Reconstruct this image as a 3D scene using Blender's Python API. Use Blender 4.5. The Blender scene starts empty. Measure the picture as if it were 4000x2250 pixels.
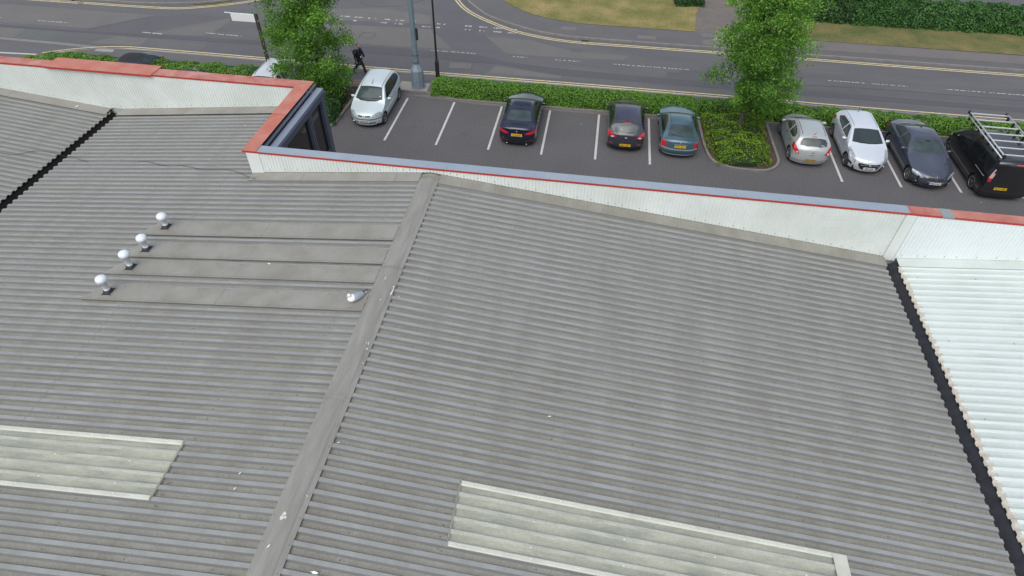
import bpy, bmesh, math, random
import numpy as np
from mathutils import Vector, Matrix
R = math.radians
PI = math.pi
sc = bpy.context.scene
C = sc.collection
# ------------------------------------------------------------ camera, sky, sun
cam_d = bpy.data.cameras.new('camera'); cam = bpy.data.objects.new('camera', cam_d); C.objects.link(cam)
sc.camera = cam
cam_d.sensor_width = 36; cam_d.lens = 2429.156 / 4000 * 36; cam_d.clip_start = .1; cam_d.clip_end = 2000
_pi, _ro, _ya = 0.77254052, 0.0183613914, -0.132263232
_F = Vector((math.sin(_ya) * math.cos(_pi), math.cos(_ya) * math.cos(_pi), -math.sin(_pi)))
_R = Vector((math.cos(_ya), -math.sin(_ya), 0)); _U = _R.cross(_F)
_c, _s = math.cos(_ro), math.sin(_ro)
_R, _U = _R * _c + _U * _s, -_R * _s + _U * _c
cam.matrix_world = Matrix(((_R.x, _U.x, -_F.x, 0), (_R.y, _U.y, -_F.y, 0), (_R.z, _U.z, -_F.z, 16.322), (0, 0, 0, 1)))
SUN_EL, SUN_AZ = 57, 195          # degrees; azimuth from +Y towards +X
w = bpy.data.worlds.new('World'); sc.world = w; w.use_nodes = True
nt = w.node_tree; bgn = nt.nodes['Background']
sky = nt.nodes.new('ShaderNodeTexSky'); sky.sky_type = 'NISHITA'; sky.sun_disc = False
sky.sun_elevation = R(SUN_EL); sky.sun_rotation = R(SUN_AZ); sky.dust_density = 3; sky.air_density = 1.2
hsv = nt.nodes.new('ShaderNodeHueSaturation'); hsv.inputs['Saturation'].default_value = .6
nt.links.new(sky.outputs[0], hsv.inputs['Color'])
# thin broken cloud: brightness varies over the sky dome
_tc = nt.nodes.new('ShaderNodeTexCoord'); _mp = nt.nodes.new('ShaderNodeMapping'); _mp.inputs['Scale'].default_value = (1, 1, 2.2)
_cn = nt.nodes.new('ShaderNodeTexNoise'); _cn.inputs['Scale'].default_value = 2.6; _cn.inputs['Detail'].default_value = 6
_cr = nt.nodes.new('ShaderNodeMapRange'); _cr.inputs[1].default_value = .36; _cr.inputs[2].default_value = .64; _cr.inputs[3].default_value = .55; _cr.inputs[4].default_value = 1.5
_cm = nt.nodes.new('ShaderNodeVectorMath'); _cm.operation = 'MULTIPLY'
nt.links.new(_tc.outputs['Generated'], _mp.inputs[0]); nt.links.new(_mp.outputs[0], _cn.inputs[0]); nt.links.new(_cn.outputs[0], _cr.inputs[0])
nt.links.new(hsv.outputs[0], _cm.inputs[0]); nt.links.new(_cr.outputs[0], _cm.inputs[1]); nt.links.new(_cm.outputs[0], bgn.inputs[0])
bgn.inputs[1].default_value = .15
sun_d = bpy.data.lights.new('sun', 'SUN'); sun_d.energy = 1.25; sun_d.angle = R(70); sun_d.color = (1, .985, .96)
sun = bpy.data.objects.new('sun', sun_d); C.objects.link(sun)
_d = Vector((math.sin(R(SUN_AZ)) * math.cos(R(SUN_EL)), math.cos(R(SUN_AZ)) * math.cos(R(SUN_EL)), math.sin(R(SUN_EL))))
sun.rotation_euler = _d.to_track_quat('Z', 'Y').to_euler()
sc.view_settings.view_transform = 'Standard'; sc.view_settings.look = 'None'
sc.view_settings.exposure = 0.28; sc.view_settings.gamma = 1
sc.render.engine = 'CYCLES'
sc.cycles.max_bounces = 6; sc.cycles.transparent_max_bounces = 4
rnd = random.Random(7); rng = np.random.default_rng(11)

# ------------------------------------------------------------ materials
_mats = {}
def srgb(h):
    v = [int(h[i:i + 2], 16) / 255 for i in (0, 2, 4)]
    return tuple((c / 12.92 if c <= .04045 else ((c + .055) / 1.055) ** 2.4) for c in v) + (1,)
def mat(name, col, rough=.6, metal=0., noise=0., nscale=4., col2=None, fine=0., fscale=60., bump=0., bscale=30., coat=0., spec=.5, stretch=None, flake=0):
    """col linear rgb; noise mixes col2 in broad patches, fine adds grain"""
    if name in _mats: return _mats[name]
    m = bpy.data.materials.new(name); m.use_nodes = True; _mats[name] = m
    n = m.node_tree; b = n.nodes['Principled BSDF']
    b.inputs['Roughness'].default_value = rough; b.inputs['Metallic'].default_value = metal
    b.inputs['Coat Weight'].default_value = coat; b.inputs['Coat Roughness'].default_value = .04
    b.inputs['Specular IOR Level'].default_value = spec
    col = tuple(col[:3]) + (1,)
    if not (noise or fine or bump):
        b.inputs['Base Color'].default_value = col; return m
    tc = n.nodes.new('ShaderNodeTexCoord'); mp = n.nodes.new('ShaderNodeMapping'); n.links.new(tc.outputs['Object'], mp.inputs[0])
    if stretch: mp.inputs['Scale'].default_value = stretch
    cur = None
    if noise:
        t = n.nodes.new('ShaderNodeTexNoise'); t.inputs['Scale'].default_value = nscale; t.inputs['Detail'].default_value = 5; t.inputs['Roughness'].default_value = .6
        n.links.new(mp.outputs[0], t.inputs[0])
        rp = n.nodes.new('ShaderNodeMapRange'); rp.inputs[1].default_value = .35; rp.inputs[2].default_value = .68; rp.inputs[4].default_value = noise
        n.links.new(t.outputs[0], rp.inputs[0])
        mx = n.nodes.new('ShaderNodeMix'); mx.data_type = 'RGBA'
        c2 = col2 or tuple(c * .6 for c in col[:3]); c2 = tuple(c2[:3]) + (1,)
        mx.inputs['A'].default_value = col; mx.inputs['B'].default_value = c2
        n.links.new(rp.outputs[0], mx.inputs['Factor']); cur = mx.outputs['Result']
    if fine:
        t = n.nodes.new('ShaderNodeTexNoise'); t.inputs['Scale'].default_value = fscale; t.inputs['Detail'].default_value = 3
        n.links.new(tc.outputs['Object'], t.inputs[0])
        rp = n.nodes.new('ShaderNodeMapRange'); rp.inputs[1].default_value = .3; rp.inputs[2].default_value = .7
        rp.inputs[3].default_value = 1 - fine; rp.inputs[4].default_value = 1 + fine
        n.links.new(t.outputs[0], rp.inputs[0])
        mx = n.nodes.new('ShaderNodeVectorMath'); mx.operation = 'MULTIPLY'
        if cur: n.links.new(cur, mx.inputs[0])
        else: mx.inputs[0].default_value = col[:3]
        n.links.new(rp.outputs[0], mx.inputs[1]); cur = mx.outputs[0]
    if cur: n.links.new(cur, b.inputs['Base Color'])
    else: b.inputs['Base Color'].default_value = col
    if bump:
        t = n.nodes.new('ShaderNodeTexNoise'); t.inputs['Scale'].default_value = bscale; t.inputs['Detail'].default_value = 4
        n.links.new(tc.outputs['Object'], t.inputs[0])
        bp = n.nodes.new('ShaderNodeBump'); bp.inputs['Strength'].default_value = bump; bp.inputs['Distance'].default_value = .02
        n.links.new(t.outputs[0], bp.inputs['Height']); n.links.new(bp.outputs[0], b.inputs['Normal'])
    return m
def brick_mat(name, c1, c2, mortar, bw, bh, rough=.9):
    m = bpy.data.materials.new(name); m.use_nodes = True; n = m.node_tree; b = n.nodes['Principled BSDF']; b.inputs['Roughness'].default_value = rough
    tc = n.nodes.new('ShaderNodeTexCoord'); t = n.nodes.new('ShaderNodeTexBrick'); n.links.new(tc.outputs['Object'], t.inputs[0])
    t.inputs['Color1'].default_value = c1 + (1,); t.inputs['Color2'].default_value = c2 + (1,); t.inputs['Mortar'].default_value = mortar + (1,)
    t.inputs['Scale'].default_value = 1; t.inputs['Brick Width'].default_value = bw; t.inputs['Row Height'].default_value = bh; t.inputs['Mortar Size'].default_value = .012
    n.links.new(t.outputs[0], b.inputs['Base Color']); return m
def leaf_mat(name, dark, light, trans=.25):
    m = bpy.data.materials.new(name); m.use_nodes = True; n = m.node_tree; b = n.nodes['Principled BSDF']
    b.inputs['Roughness'].default_value = .45; b.inputs['Specular IOR Level'].default_value = .35
    a = n.nodes.new('ShaderNodeAttribute'); a.attribute_name = 'tone'
    r = n.nodes.new('ShaderNodeMix'); r.data_type = 'RGBA'; r.inputs['A'].default_value = dark + (1,); r.inputs['B'].default_value = light + (1,)
    n.links.new(a.outputs['Fac'], r.inputs['Factor']); n.links.new(r.outputs['Result'], b.inputs['Base Color'])
    t = n.nodes.new('ShaderNodeBsdfTranslucent'); n.links.new(r.outputs['Result'], t.inputs[0])
    mx = n.nodes.new('ShaderNodeMixShader'); mx.inputs[0].default_value = trans
    n.links.new(b.outputs[0], mx.inputs[1]); n.links.new(t.outputs[0], mx.inputs[2]); n.links.new(mx.outputs[0], n.nodes['Material Output'].inputs[0])
    return m

M = {}
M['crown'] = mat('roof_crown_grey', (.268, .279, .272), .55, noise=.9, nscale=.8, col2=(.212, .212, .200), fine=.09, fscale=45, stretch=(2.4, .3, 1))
M['web'] = mat('roof_web_shaded', (.156, .160, .156), .6, noise=.8, nscale=.8, col2=(.128, .128, .12), fine=.07, fscale=45)  # rib sides: shading painted in as a darker grey than the crown
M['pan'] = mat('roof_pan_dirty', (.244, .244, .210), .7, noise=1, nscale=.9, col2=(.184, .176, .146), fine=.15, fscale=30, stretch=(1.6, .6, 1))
M['flat'] = mat('flat_flashing_grey', (.258, .254, .226), .6, noise=.9, nscale=1.6, col2=(.198, .188, .160), fine=.05, fscale=60)
M['dark'] = mat('dark_metal', (.02, .02, .022), .5)
M['screw'] = mat('screw_head', (.12, .115, .10), .6)
M['ridge'] = mat('ridge_cap_grey', (.252, .25, .226), .6, noise=.9, nscale=2.2, col2=(.19, .182, .16), fine=.06, fscale=50, stretch=(3.5, .45, 1))
M['whitecrown'] = mat('white_roof', (.62, .675, .66), .5, noise=.8, nscale=1.2, col2=(.54, .60, .57), fine=.03)
M['whitepan'] = mat('white_roof_pan', (.50, .56, .53), .5, noise=.9, nscale=.8, col2=(.42, .47, .44), fine=.03)
M['eavedirt'] = mat('eave_dirt', (.52, .49, .42), .8, noise=1, nscale=9, col2=(.36, .325, .265), fine=.1)
M['gutter'] = mat('gutter_lining_shaded', (.007, .007, .007), .85, noise=.6, nscale=3, col2=(.012, .011, .01), spec=.15, bump=.4, bscale=8)  # black lining, with the channel's shadow painted into its colour
M['gutterlight'] = mat('gutter_membrane', (.030, .032, .040), .6, noise=.9, nscale=4, col2=(.016, .017, .020), spec=.3, bump=.5, bscale=6)
M['wall'] = mat('parapet_cladding', (.68, .72, .69), .5, noise=.9, nscale=.7, col2=(.56, .60, .56), fine=.03)
M['wallstain'] = mat('cladding_rust', (.40, .33, .25), .7)
M['orange'] = mat('coping_orange', (.37, .105, .08), .55, noise=1, nscale=2.0, col2=(.46, .23, .185), fine=.06)
M['orangebright'] = mat('coping_orange_bright', (.42, .12, .08), .55, noise=.9, nscale=1.8, col2=(.45, .205, .155), fine=.05)
M['red'] = mat('coping_lip_red', (.36, .035, .025), .5, noise=.4, nscale=2, col2=(.42, .07, .04))
M['greyblue'] = mat('coping_grey_blue', (.235, .285, .345), .45, noise=.8, nscale=1.2, col2=(.29, .33, .375), fine=.04)
M['greengrey'] = mat('coping_joint_grey', (.22, .27, .27), .5)
M['frame'] = mat('frame_slate_blue', (.075, .09, .125), .4, noise=.5, nscale=2, col2=(.10, .115, .15))
M['framelight'] = mat('frame_slate_light', (.19, .225, .29), .45, noise=.5, nscale=2, col2=(.22, .25, .3))
M['glassdark'] = mat('tinted_glazing', (.016, .013, .011), .06, spec=.7)
M['grp'] = mat('rooflight_grp', (.37, .375, .305), .45, noise=1, nscale=2.6, col2=(.245, .26, .225), fine=.1, fscale=25, stretch=(.5, 2.4, 1))
M['grpcrown'] = mat('rooflight_grp_crown', (.42, .435, .37), .45, noise=1, nscale=3.4, col2=(.32, .33, .27), fine=.1, fscale=25, stretch=(.6, 2.4, 1))
M['grplap'] = mat('rooflight_lap', (.53, .54, .465), .5, noise=.8, nscale=3, col2=(.41, .42, .36))
M['whitedot'] = mat('white_cap', (.7, .7, .7), .5)
M['plasticwhite'] = mat('vent_white', (.66, .70, .74), .4)
M['rubber'] = mat('black_rubber', (.018, .018, .02), .6)
M['silverbead'] = mat('flashing_rim', (.38, .36, .35), .5, noise=.9, nscale=30, col2=(.16, .14, .14))
M['asphalt_car'] = mat('car_park_asphalt', (.090, .087, .090), .85, noise=.8, nscale=.35, col2=(.106, .101, .102), fine=.3, fscale=16, bump=.2, bscale=60)
M['asphalt'] = mat('road_asphalt', (.092, .092, .097), .85, noise=.9, nscale=.5, col2=(.118, .116, .116), fine=.28, fscale=18, bump=.2, bscale=60, stretch=(.35, 1.4, 1))
M['asphalt_dark'] = mat('road_trench', (.078, .077, .086), .85, noise=.6, nscale=.8, col2=(.09, .088, .096), fine=.18, fscale=20)
M['asphalt_mid'] = mat('road_patch_dark', (.090, .089, .097), .85, noise=.7, nscale=.6, col2=(.108, .106, .112), fine=.2, fscale=20)
M['asphalt_tan'] = mat('road_patch_tan', (.135, .130, .122), .85, noise=.7, nscale=.6, col2=(.115, .112, .110), fine=.22, fscale=20)
M['asphalt_green'] = mat('road_patch_green', (.105, .115, .112), .85, noise=.7, nscale=1, col2=(.09, .098, .1), fine=.15)
M['pave'] = mat('pavement_asphalt', (.098, .097, .10), .85, noise=.7, nscale=.5, col2=(.12, .115, .113), fine=.15, fscale=22)
M['pavelight'] = mat('pavement_light', (.15, .138, .134), .85, noise=.7, nscale=.6, col2=(.125, .117, .115), fine=.15, fscale=22)
M['kerb'] = mat('kerb_stone', (.21, .20, .185), .85, noise=.8, nscale=2, col2=(.15, .145, .14), fine=.15)
M['concrete'] = mat('concrete_pad', (.30, .285, .255), .85, noise=.8, nscale=2, col2=(.22, .21, .19), fine=.15)
M['yellow'] = mat('yellow_paint', (.66, .56, .30), .8, noise=.9, nscale=5, col2=(.40, .35, .24), fine=.15)
M['white'] = mat('white_paint', (.52, .52, .51), .8, noise=.7, nscale=6, col2=(.38, .38, .38), fine=.1)
M['soil'] = mat('soil', (.075, .05, .035), .95, noise=.8, nscale=5, col2=(.045, .035, .025), fine=.3)
M['grass'] = mat('dry_grass', (.125, .13, .028), .95, noise=1, nscale=.55, col2=(.27, .21, .085), fine=.3, fscale=9, bump=.8, bscale=25)
M['grass2'] = mat('verge_grass', (.075, .10, .026), .95, noise=1, nscale=.6, col2=(.18, .145, .055), fine=.3, fscale=9, bump=.8, bscale=25)
M['blockpave'] = brick_mat('block_paving', (.17, .145, .13), (.135, .118, .11), (.08, .07, .065), .4, .2)
M['brickred'] = brick_mat('brick_paving', (.30, .17, .13), (.24, .15, .12), (.15, .12, .1), .21, .1)
M['facade'] = mat('facade_cladding', (.5, .52, .5), .6, noise=.3, nscale=1)
M['bark'] = mat('bark', (.12, .10, .085), .9, noise=.8, nscale=6, col2=(.06, .05, .04), bump=.5)
M['leafbright'] = leaf_mat('leaf_bright', (.05, .15, .02), (.25, .48, .07), .42)
M['leafhedge'] = leaf_mat('leaf_hedge', (.055, .16, .022), (.28, .52, .07), .38)
M['leafdark'] = leaf_mat('leaf_dark', (.016, .05, .014), (.06, .15, .03), .2)
M['leafyellow'] = leaf_mat('leaf_yellow_green', (.08, .20, .014), (.36, .52, .035), .35)
M['leaffar'] = leaf_mat('leaf_far_hedge', (.022, .08, .018), (.09, .23, .045), .25)
M['litter'] = leaf_mat('leaf_litter', (.10, .055, .03), (.30, .19, .12), .1)

# ------------------------------------------------------------ helpers
def link(name, me, parent=None):
    o = bpy.data.objects.new(name, me); C.objects.link(o); o.parent = parent; return o
def tag(o, label=None, cat=None, group=None, kind=None):
    if label: o['label'] = label
    if cat: o['category'] = cat
    if group: o['group'] = group
    if kind: o['kind'] = kind
    return o
def empty(name, loc=(0, 0, 0), rz=0):
    o = bpy.data.objects.new(name, None); C.objects.link(o); o.location = loc; o.rotation_euler = (0, 0, rz); o.empty_display_size = .2; return o
class MB:
    def __init__(s): s.v = []; s.f = []; s.mi = []; s.sm = []; s.mats = []
    def m(s, mt):
        if mt not in s.mats: s.mats.append(mt)
        return s.mats.index(mt)
    def add(s, vs, fs, mt, smooth=False):
        o = len(s.v); s.v += [tuple(p) for p in vs]; k = s.m(mt)
        for f in fs: s.f.append([o + i for i in f]); s.mi.append(k); s.sm.append(smooth)
        return s
    def box(s, a, b, mt, T=None):
        (x0, y0, z0), (x1, y1, z1) = a, b
        vs = [Vector(p) for p in ((x0, y0, z0), (x1, y0, z0), (x1, y1, z0), (x0, y1, z0), (x0, y0, z1), (x1, y0, z1), (x1, y1, z1), (x0, y1, z1))]
        if T: vs = [T(p) for p in vs]
        return s.add(vs, [(3, 2, 1, 0), (4, 5, 6, 7), (0, 1, 5, 4), (1, 2, 6, 5), (2, 3, 7, 6), (3, 0, 4, 7)], mt)
    def tube(s, pts, r, mt, n=8, cap=True):
        pts = [Vector(p) for p in pts]; rs = r if isinstance(r, (list, tuple)) else [r] * len(pts)
        vs = []; N = len(pts)
        for i, p in enumerate(pts):
            d = (pts[min(i + 1, N - 1)] - pts[max(i - 1, 0)]).normalized()
            a = d.cross(Vector((0, 0, 1)) if abs(d.z) < .95 else Vector((1, 0, 0))).normalized(); b = d.cross(a)
            for k in range(n):
                t = 2 * PI * k / n; vs.append(p + (a * math.cos(t) + b * math.sin(t)) * rs[i])
        fs = [(i * n + k, i * n + (k + 1) % n, (i + 1) * n + (k + 1) % n, (i + 1) * n + k) for i in range(N - 1) for k in range(n)]
        if cap: fs += [tuple(range(n))[::-1], tuple((N - 1) * n + k for k in range(n))]
        return s.add(vs, fs, mt, True)
    def lathe(s, prof, mt, c=(0, 0, 0), n=20, T=None):
        vs = []
        for (r, z) in prof:
            for k in range(n):
                t = 2 * PI * k / n; p = Vector((c[0] + r * math.cos(t), c[1] + r * math.sin(t), c[2] + z)); vs.append(T(p) if T else p)
        fs = [(i * n + k, i * n + (k + 1) % n, (i + 1) * n + (k + 1) % n, (i + 1) * n + k) for i in range(len(prof) - 1) for k in range(n)]
        return s.add(vs, fs, mt, True)
    def poly(s, pts, z, mt):
        return s.add([(x, y, z) for x, y in pts], [tuple(range(len(pts)))], mt)
    def build(s, name, parent=None, bevel=0):
        me = bpy.data.meshes.new(name); me.from_pydata(s.v, [], s.f)
        for mt in s.mats: me.materials.append(mt)
        me.polygons.foreach_set('material_index', s.mi); me.polygons.foreach_set('use_smooth', s.sm); me.update()
        o = link(name, me, parent)
        if bevel:
            b = o.modifiers.new('b', 'BEVEL'); b.width = bevel; b.segments = 2; b.limit_method = 'ANGLE'
        return o
def fix_normals(o):
    bm = bmesh.new(); bm.from_mesh(o.data); bmesh.ops.recalc_face_normals(bm, faces=bm.faces); bm.to_mesh(o.data); bm.free()

# ------------------------------------------------------------ ground, roads
def sheet(name, pts, z, mt, parent=None, top=None):
    m = MB(); m.poly(pts, z, mt); o = m.build(name, parent)
    bm = bmesh.new(); bm.from_mesh(o.data)
    for f in bm.faces:
        if f.normal.z < 0: f.normal_flip()
    bmesh.ops.triangulate(bm, faces=bm.faces); bm.to_mesh(o.data); bm.free()
    if parent is None: o['kind'] = 'structure'
    return o
def slab(name, pts, z0, z1, mt, side, parent=None):
    """raised pavement with kerb sides"""
    m = MB(); n = len(pts)
    a = sum(pts[i][0] * pts[(i + 1) % n][1] - pts[(i + 1) % n][0] * pts[i][1] for i in range(n))
    if a < 0: pts = pts[::-1]
    m.poly(pts, z1, mt)
    m.add([(x, y, z0) for x, y in pts] + [(x, y, z1) for x, y in pts], [(i, (i + 1) % n, n + (i + 1) % n, n + i) for i in range(n)], side)
    o = m.build(name, parent)
    bm = bmesh.new(); bm.from_mesh(o.data); bmesh.ops.triangulate(bm, faces=[f for f in bm.faces if len(f.verts) > 4]); bm.to_mesh(o.data); bm.free()
    if parent is None: o['kind'] = 'structure'
    return o
def offset(pts, d):
    out = []
    for i, p in enumerate(pts):
        a = Vector(pts[max(i - 1, 0)]); b = Vector(pts[min(i + 1, len(pts) - 1)]); t = (b - a).normalized()
        out.append((p[0] - t.y * d, p[1] + t.x * d))
    return out
def strip(m, pts, wd, z, mt, h=None):
    a = offset(pts, -wd / 2); b = offset(pts, wd / 2); n = len(pts)
    if h is None:
        m.add([(x, y, z) for x, y in a] + [(x, y, z) for x, y in b], [(i, i + 1, n + i + 1, n + i) for i in range(n - 1)], mt)
    else:
        vs = [(x, y, q) for q in (z, h) for s in (a, b) for x, y in s]
        fs = []
        for i in range(n - 1):
            fs += [(2 * n + i, 2 * n + i + 1, 3 * n + i + 1, 3 * n + i), (i, i + 1, 2 * n + i + 1, 2 * n + i), (n + i + 1, n + i, 3 * n + i, 3 * n + i + 1)]
        fs += [(0, 2 * n, 3 * n, n), (n - 1, 2 * n - 1, 4 * n - 1, 3 * n - 1)]
        m.add(vs, fs, mt)
def smoothline(pts, k=4):
    pts = [Vector(p) for p in pts]; out = []
    for i in range(len(pts) - 1):
        p0 = pts[max(i - 1, 0)]; p1 = pts[i]; p2 = pts[i + 1]; p3 = pts[min(i + 2, len(pts) - 1)]
        for j in range(k):
            t = j / k
            out.append(tuple(.5 * ((2 * p1) + (-p0 + p2) * t + (2 * p0 - 5 * p1 + 4 * p2 - p3) * t * t + (-p0 + 3 * p1 - 3 * p2 + p3) * t ** 3)))
    out.append(tuple(pts[-1])); return out

ground = sheet('ground', [(-300, -300), (300, -300), (300, 400), (-300, 400)], -.03, M['grass2'])
park = sheet('car_park', [(-80, -20), (80, -20), (80, 31.3), (-80, 31.3)], 0, M['asphalt_car'])
road = sheet('road', [(-80, 31.3), (80, 31.3), (80, 41), (-80, 41)], .0, M['asphalt'])
side_road = sheet('side_road', [(-26, 41), (-3.5, 41), (-6, 44), (-8, 48), (-8, 110), (-25, 110), (-25, 48)], 0, M['asphalt'])
# worn repairs in the road surface
pm = MB(); Z1 = .004; Z2 = .008
def patch(pts, mt, z=Z1): pm.poly(pts, z, mt)
patch([(-80, 35.2), (-30, 35.3), (-22, 35.45), (-12, 35.45), (-6, 35.35), (-5.5, 35.3), (-5.5, 35.75), (-7, 36.35), (-12, 36.5), (-22, 36.05), (-34, 35.55), (-80, 35.85)], M['asphalt_dark'], Z2)
patch([(-5.5, 35.3), (-1.8, 34.5), (5.5, 34.45), (17, 34.4), (80, 34.5), (80, 35.05), (23, 35), (11.5, 35.08), (5.5, 35.18), (-1.7, 35.4), (-5.5, 35.75)], M['asphalt_dark'], Z2)
patch([(-36.3, 35.18), (-33.6, 35.22), (-33.7, 33.85), (-36.1, 33.85)], M['asphalt_green'])
patch([(-39, 35.15), (-36.32, 35.18), (-36.12, 33.85), (-39, 33.85)], M['asphalt_tan'])
patch([(-30.0, 35.2), (-28.0, 35.2), (-27.9, 34.1), (-31.1, 33.95)], M['asphalt_tan'])
patch([(-32.5, 35.8), (-29.5, 38.6), (-26.5, 39.3), (-24.7, 39.3), (-28.7, 35.9), (-31.7, 35.8)], M['asphalt_mid'])
patch([(-28.6, 35.95), (-24.55, 39.25), (-24.3, 38.7), (-24.5, 36.7), (-25, 36.1)], M['asphalt_tan'])
patch([(-48, 38.5), (-40.3, 38.8), (-29.6, 38.75), (-32.6, 35.95), (-38.8, 35.95), (-48, 36.05)], M['asphalt_tan'])
patch([(-12.9, 48), (-10.9, 48), (-10.1, 45.2), (-8.6, 42.8), (-7.3, 39.4), (-5.6, 36.8), (-8.8, 36.9), (-10.8, 39.6), (-11.4, 42.1)], M['asphalt_mid'])
patch([(-7.2, 39.2), (-4.3, 39.15), (-1.6, 37.9), (2.0, 37.9), (1.5, 37.2), (-3.1, 36.9), (-5.5, 36.9)], M['asphalt_tan'])
patch([(-19.4, 41.8), (-15, 42.6), (-11.5, 42), (-10.95, 39.7), (-8.95, 37.0), (-12.0, 36.75), (-17.4, 36.7)], M['asphalt_tan'])
patch([(-5.9, 35.1), (-1.9, 34.45), (-1.95, 34.1), (-6.2, 34.1)], M['asphalt_tan'])
patch([(-18.7, 40.1), (-11.0, 40.5), (-10.95, 39.75), (-18.4, 39.4)], M['asphalt_mid'], Z2)
patch([(-8.7, 35.2), (-7.3, 35.2), (-7.3, 34.45), (-8.6, 34.35)], M['asphalt_tan'], Z2)
patch([(4.1, 36.05), (4.9, 36.0), (4.92, 36.4), (6.5, 36.4), (6.5, 35.95), (11.6, 35.75), (17.3, 35.95), (30, 35.9), (30, 35.2), (4.1, 35.3)], M['asphalt_mid'])
patch([(-1.8, 38.4), (-.9, 38.4), (-1, 37.95), (-1.6, 37.93)], M['asphalt_mid'], Z2)
patch([(-24, 35.4), (-13, 35.4), (-6, 35.2), (-6.4, 33.9), (-24, 34)], M['asphalt_mid'])
rp = pm.build('road_repair', road); fix_normals(rp)
# tar seams and drains
tm = MB()
for pts, wd in [([(4.1, 36.06), (4.9, 36.0), (4.92, 36.4), (6.5, 36.4), (6.5, 35.95), (8.2, 35.9), (11.6, 35.72), (17.3, 35.95), (24, 35.85)], .035),
                ([(-8.7, 35.22), (-7.27, 35.22), (-7.27, 34.42), (-8.6, 34.33), (-8.7, 35.22)], .03),
                ([(-15.1, 38.45), (-14.27, 38.48), (-14.28, 37.65), (-15.15, 37.58), (-15.1, 38.45)], .05),
                ([(-32.5, 35.8), (-31.6, 36.5), (-30.8, 37.5), (-29.5, 38.6)], .025), ([(-28.6, 35.9), (-26.9, 37.1), (-24.5, 39.2)], .025), ([(-17, 43.5), (-16, 42.9), (-14, 43.2), (-12.5, 45)], .04)]:
    strip(tm, pts, wd * .7, .012, mat('tar', (.05, .048, .052), .7))
tms = tm.build('tar_seam', road)
# markings
def dline(name, lines, wd, z, mt, parent, lab=None):
    m = MB()
    for l in lines: strip(m, l, wd, z, mt)
    return m.build(name, parent)
nearY = [(-33, 32.15), (-31.8, 32.84), (-30.3, 33.45), (-28.6, 33.82), (-26.4, 33.84), (-22, 33.82), (-15, 33.72), (-8, 33.66), (0, 33.68), (10, 33.62), (20, 33.52), (80, 33.5)]
nearY = smoothline(nearY, 4)
dline('double_yellow_line', [nearY, offset(nearY, -.24)], .1, .012, M['yellow'], road)
farL = smoothline([(-80, 39.9), (-40, 39.75), (-35.8, 39.8), (-32.4, 39.82), (-29.2, 39.95), (-27.5, 40.45), (-25.6, 41.4), (-23.9, 42.7), (-22.6, 45), (-22, 48), (-22, 70)], 4)
dline('double_yellow_line', [farL, offset(farL, .22)], .1, .012, M['yellow'], road)
farR = smoothline([(-11.6, 70), (-11.4, 50), (-10.9, 47), (-10.2, 45.1), (-9.2, 43.45), (-8, 42.26), (-6.6, 41.2), (-5.4, 40.45), (-3.9, 39.88), (-1.6, 39.45), (2.8, 39.42), (13, 39.42), (25, 39.35), (80, 39.3)], 4)
dline('double_yellow_line', [farR, offset(farR, -.22)], .1, .012, M['yellow'], road)
m = MB()
for a, b in [(-48, -45), (-42, -39.2), (-36.6, -34.4), (-24.5, -22.6), (-17.5, -16.2), (-10.15, -9.1), (-8.9, -7.3), (-5.07, -4.2), (-2.5, -1.0), (1.0, 2.9), (3.0, 5.5), (7.2, 7.6), (11.1, 11.5), (13.4, 15.6), (15.8, 17.8), (19.9, 22), (22.2, 24.2), (27, 30), (33, 36)]:
    x = a
    while x < b:
        l = min(rnd.uniform(.08, .3), b - x); yy = 36.56 + rnd.uniform(-.012, .012); hw = rnd.uniform(.018, .042)
        m.add([(x, yy - hw, .012), (x + l, yy - .035, .012), (x + l, yy + .03, .012), (x, yy + hw, .012)], [(0, 1, 2, 3)], M['white']); x += l + rnd.uniform(.03, .14)
m.build('centre_line', road)
m = MB()
def worn(x0, y0, x1, y1, t, keep=.8):
    n = max(1, int(abs(x1 - x0) / .12))
    for i in range(n):
        if rnd.random() < keep:
            xa = x0 + (x1 - x0) * i / n; xb = x0 + (x1 - x0) * (i + rnd.uniform(.6, 1)) / n; ya = y0 + (y1 - y0) * i / n
            h = t * rnd.uniform(.4, 1) / 2; m.add([(xa, ya - h, .013), (xb, ya - h * rnd.uniform(.4, 1), .013), (xb, ya + h, .013), (xa, ya + h * .8, .013)], [(0, 1, 2, 3)], M['white'])
for x in np.arange(-17.4, -5.3, .95):
    if x < -10.6 or x > -9.6:
        yy = 40.65 if x > -12 else 40.8; k = .85 if x > -9 else .6
        worn(x, yy, x + .6, yy, .2, k); worn(x + .1, yy - .6, x + .65, yy - .6, .18, k * .75)
worn(-28.9, 36.0, -27.5, 35.95, .16, .45); worn(-24.9, 36.6, -22.4, 36.5, .1, .6)
m.build('give_way_line', road)
m = MB(); strip(m, [(-60, 33.62), (-37, 33.64), (-33, 33.55), (-30.4, 33.42)], .3, .008, M['kerb'])
strip(m, [(-60, 31.75), (-36, 31.72), (-33, 31.9)], .14, .01, M['white'])
m.build('edge_line', road)
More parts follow.
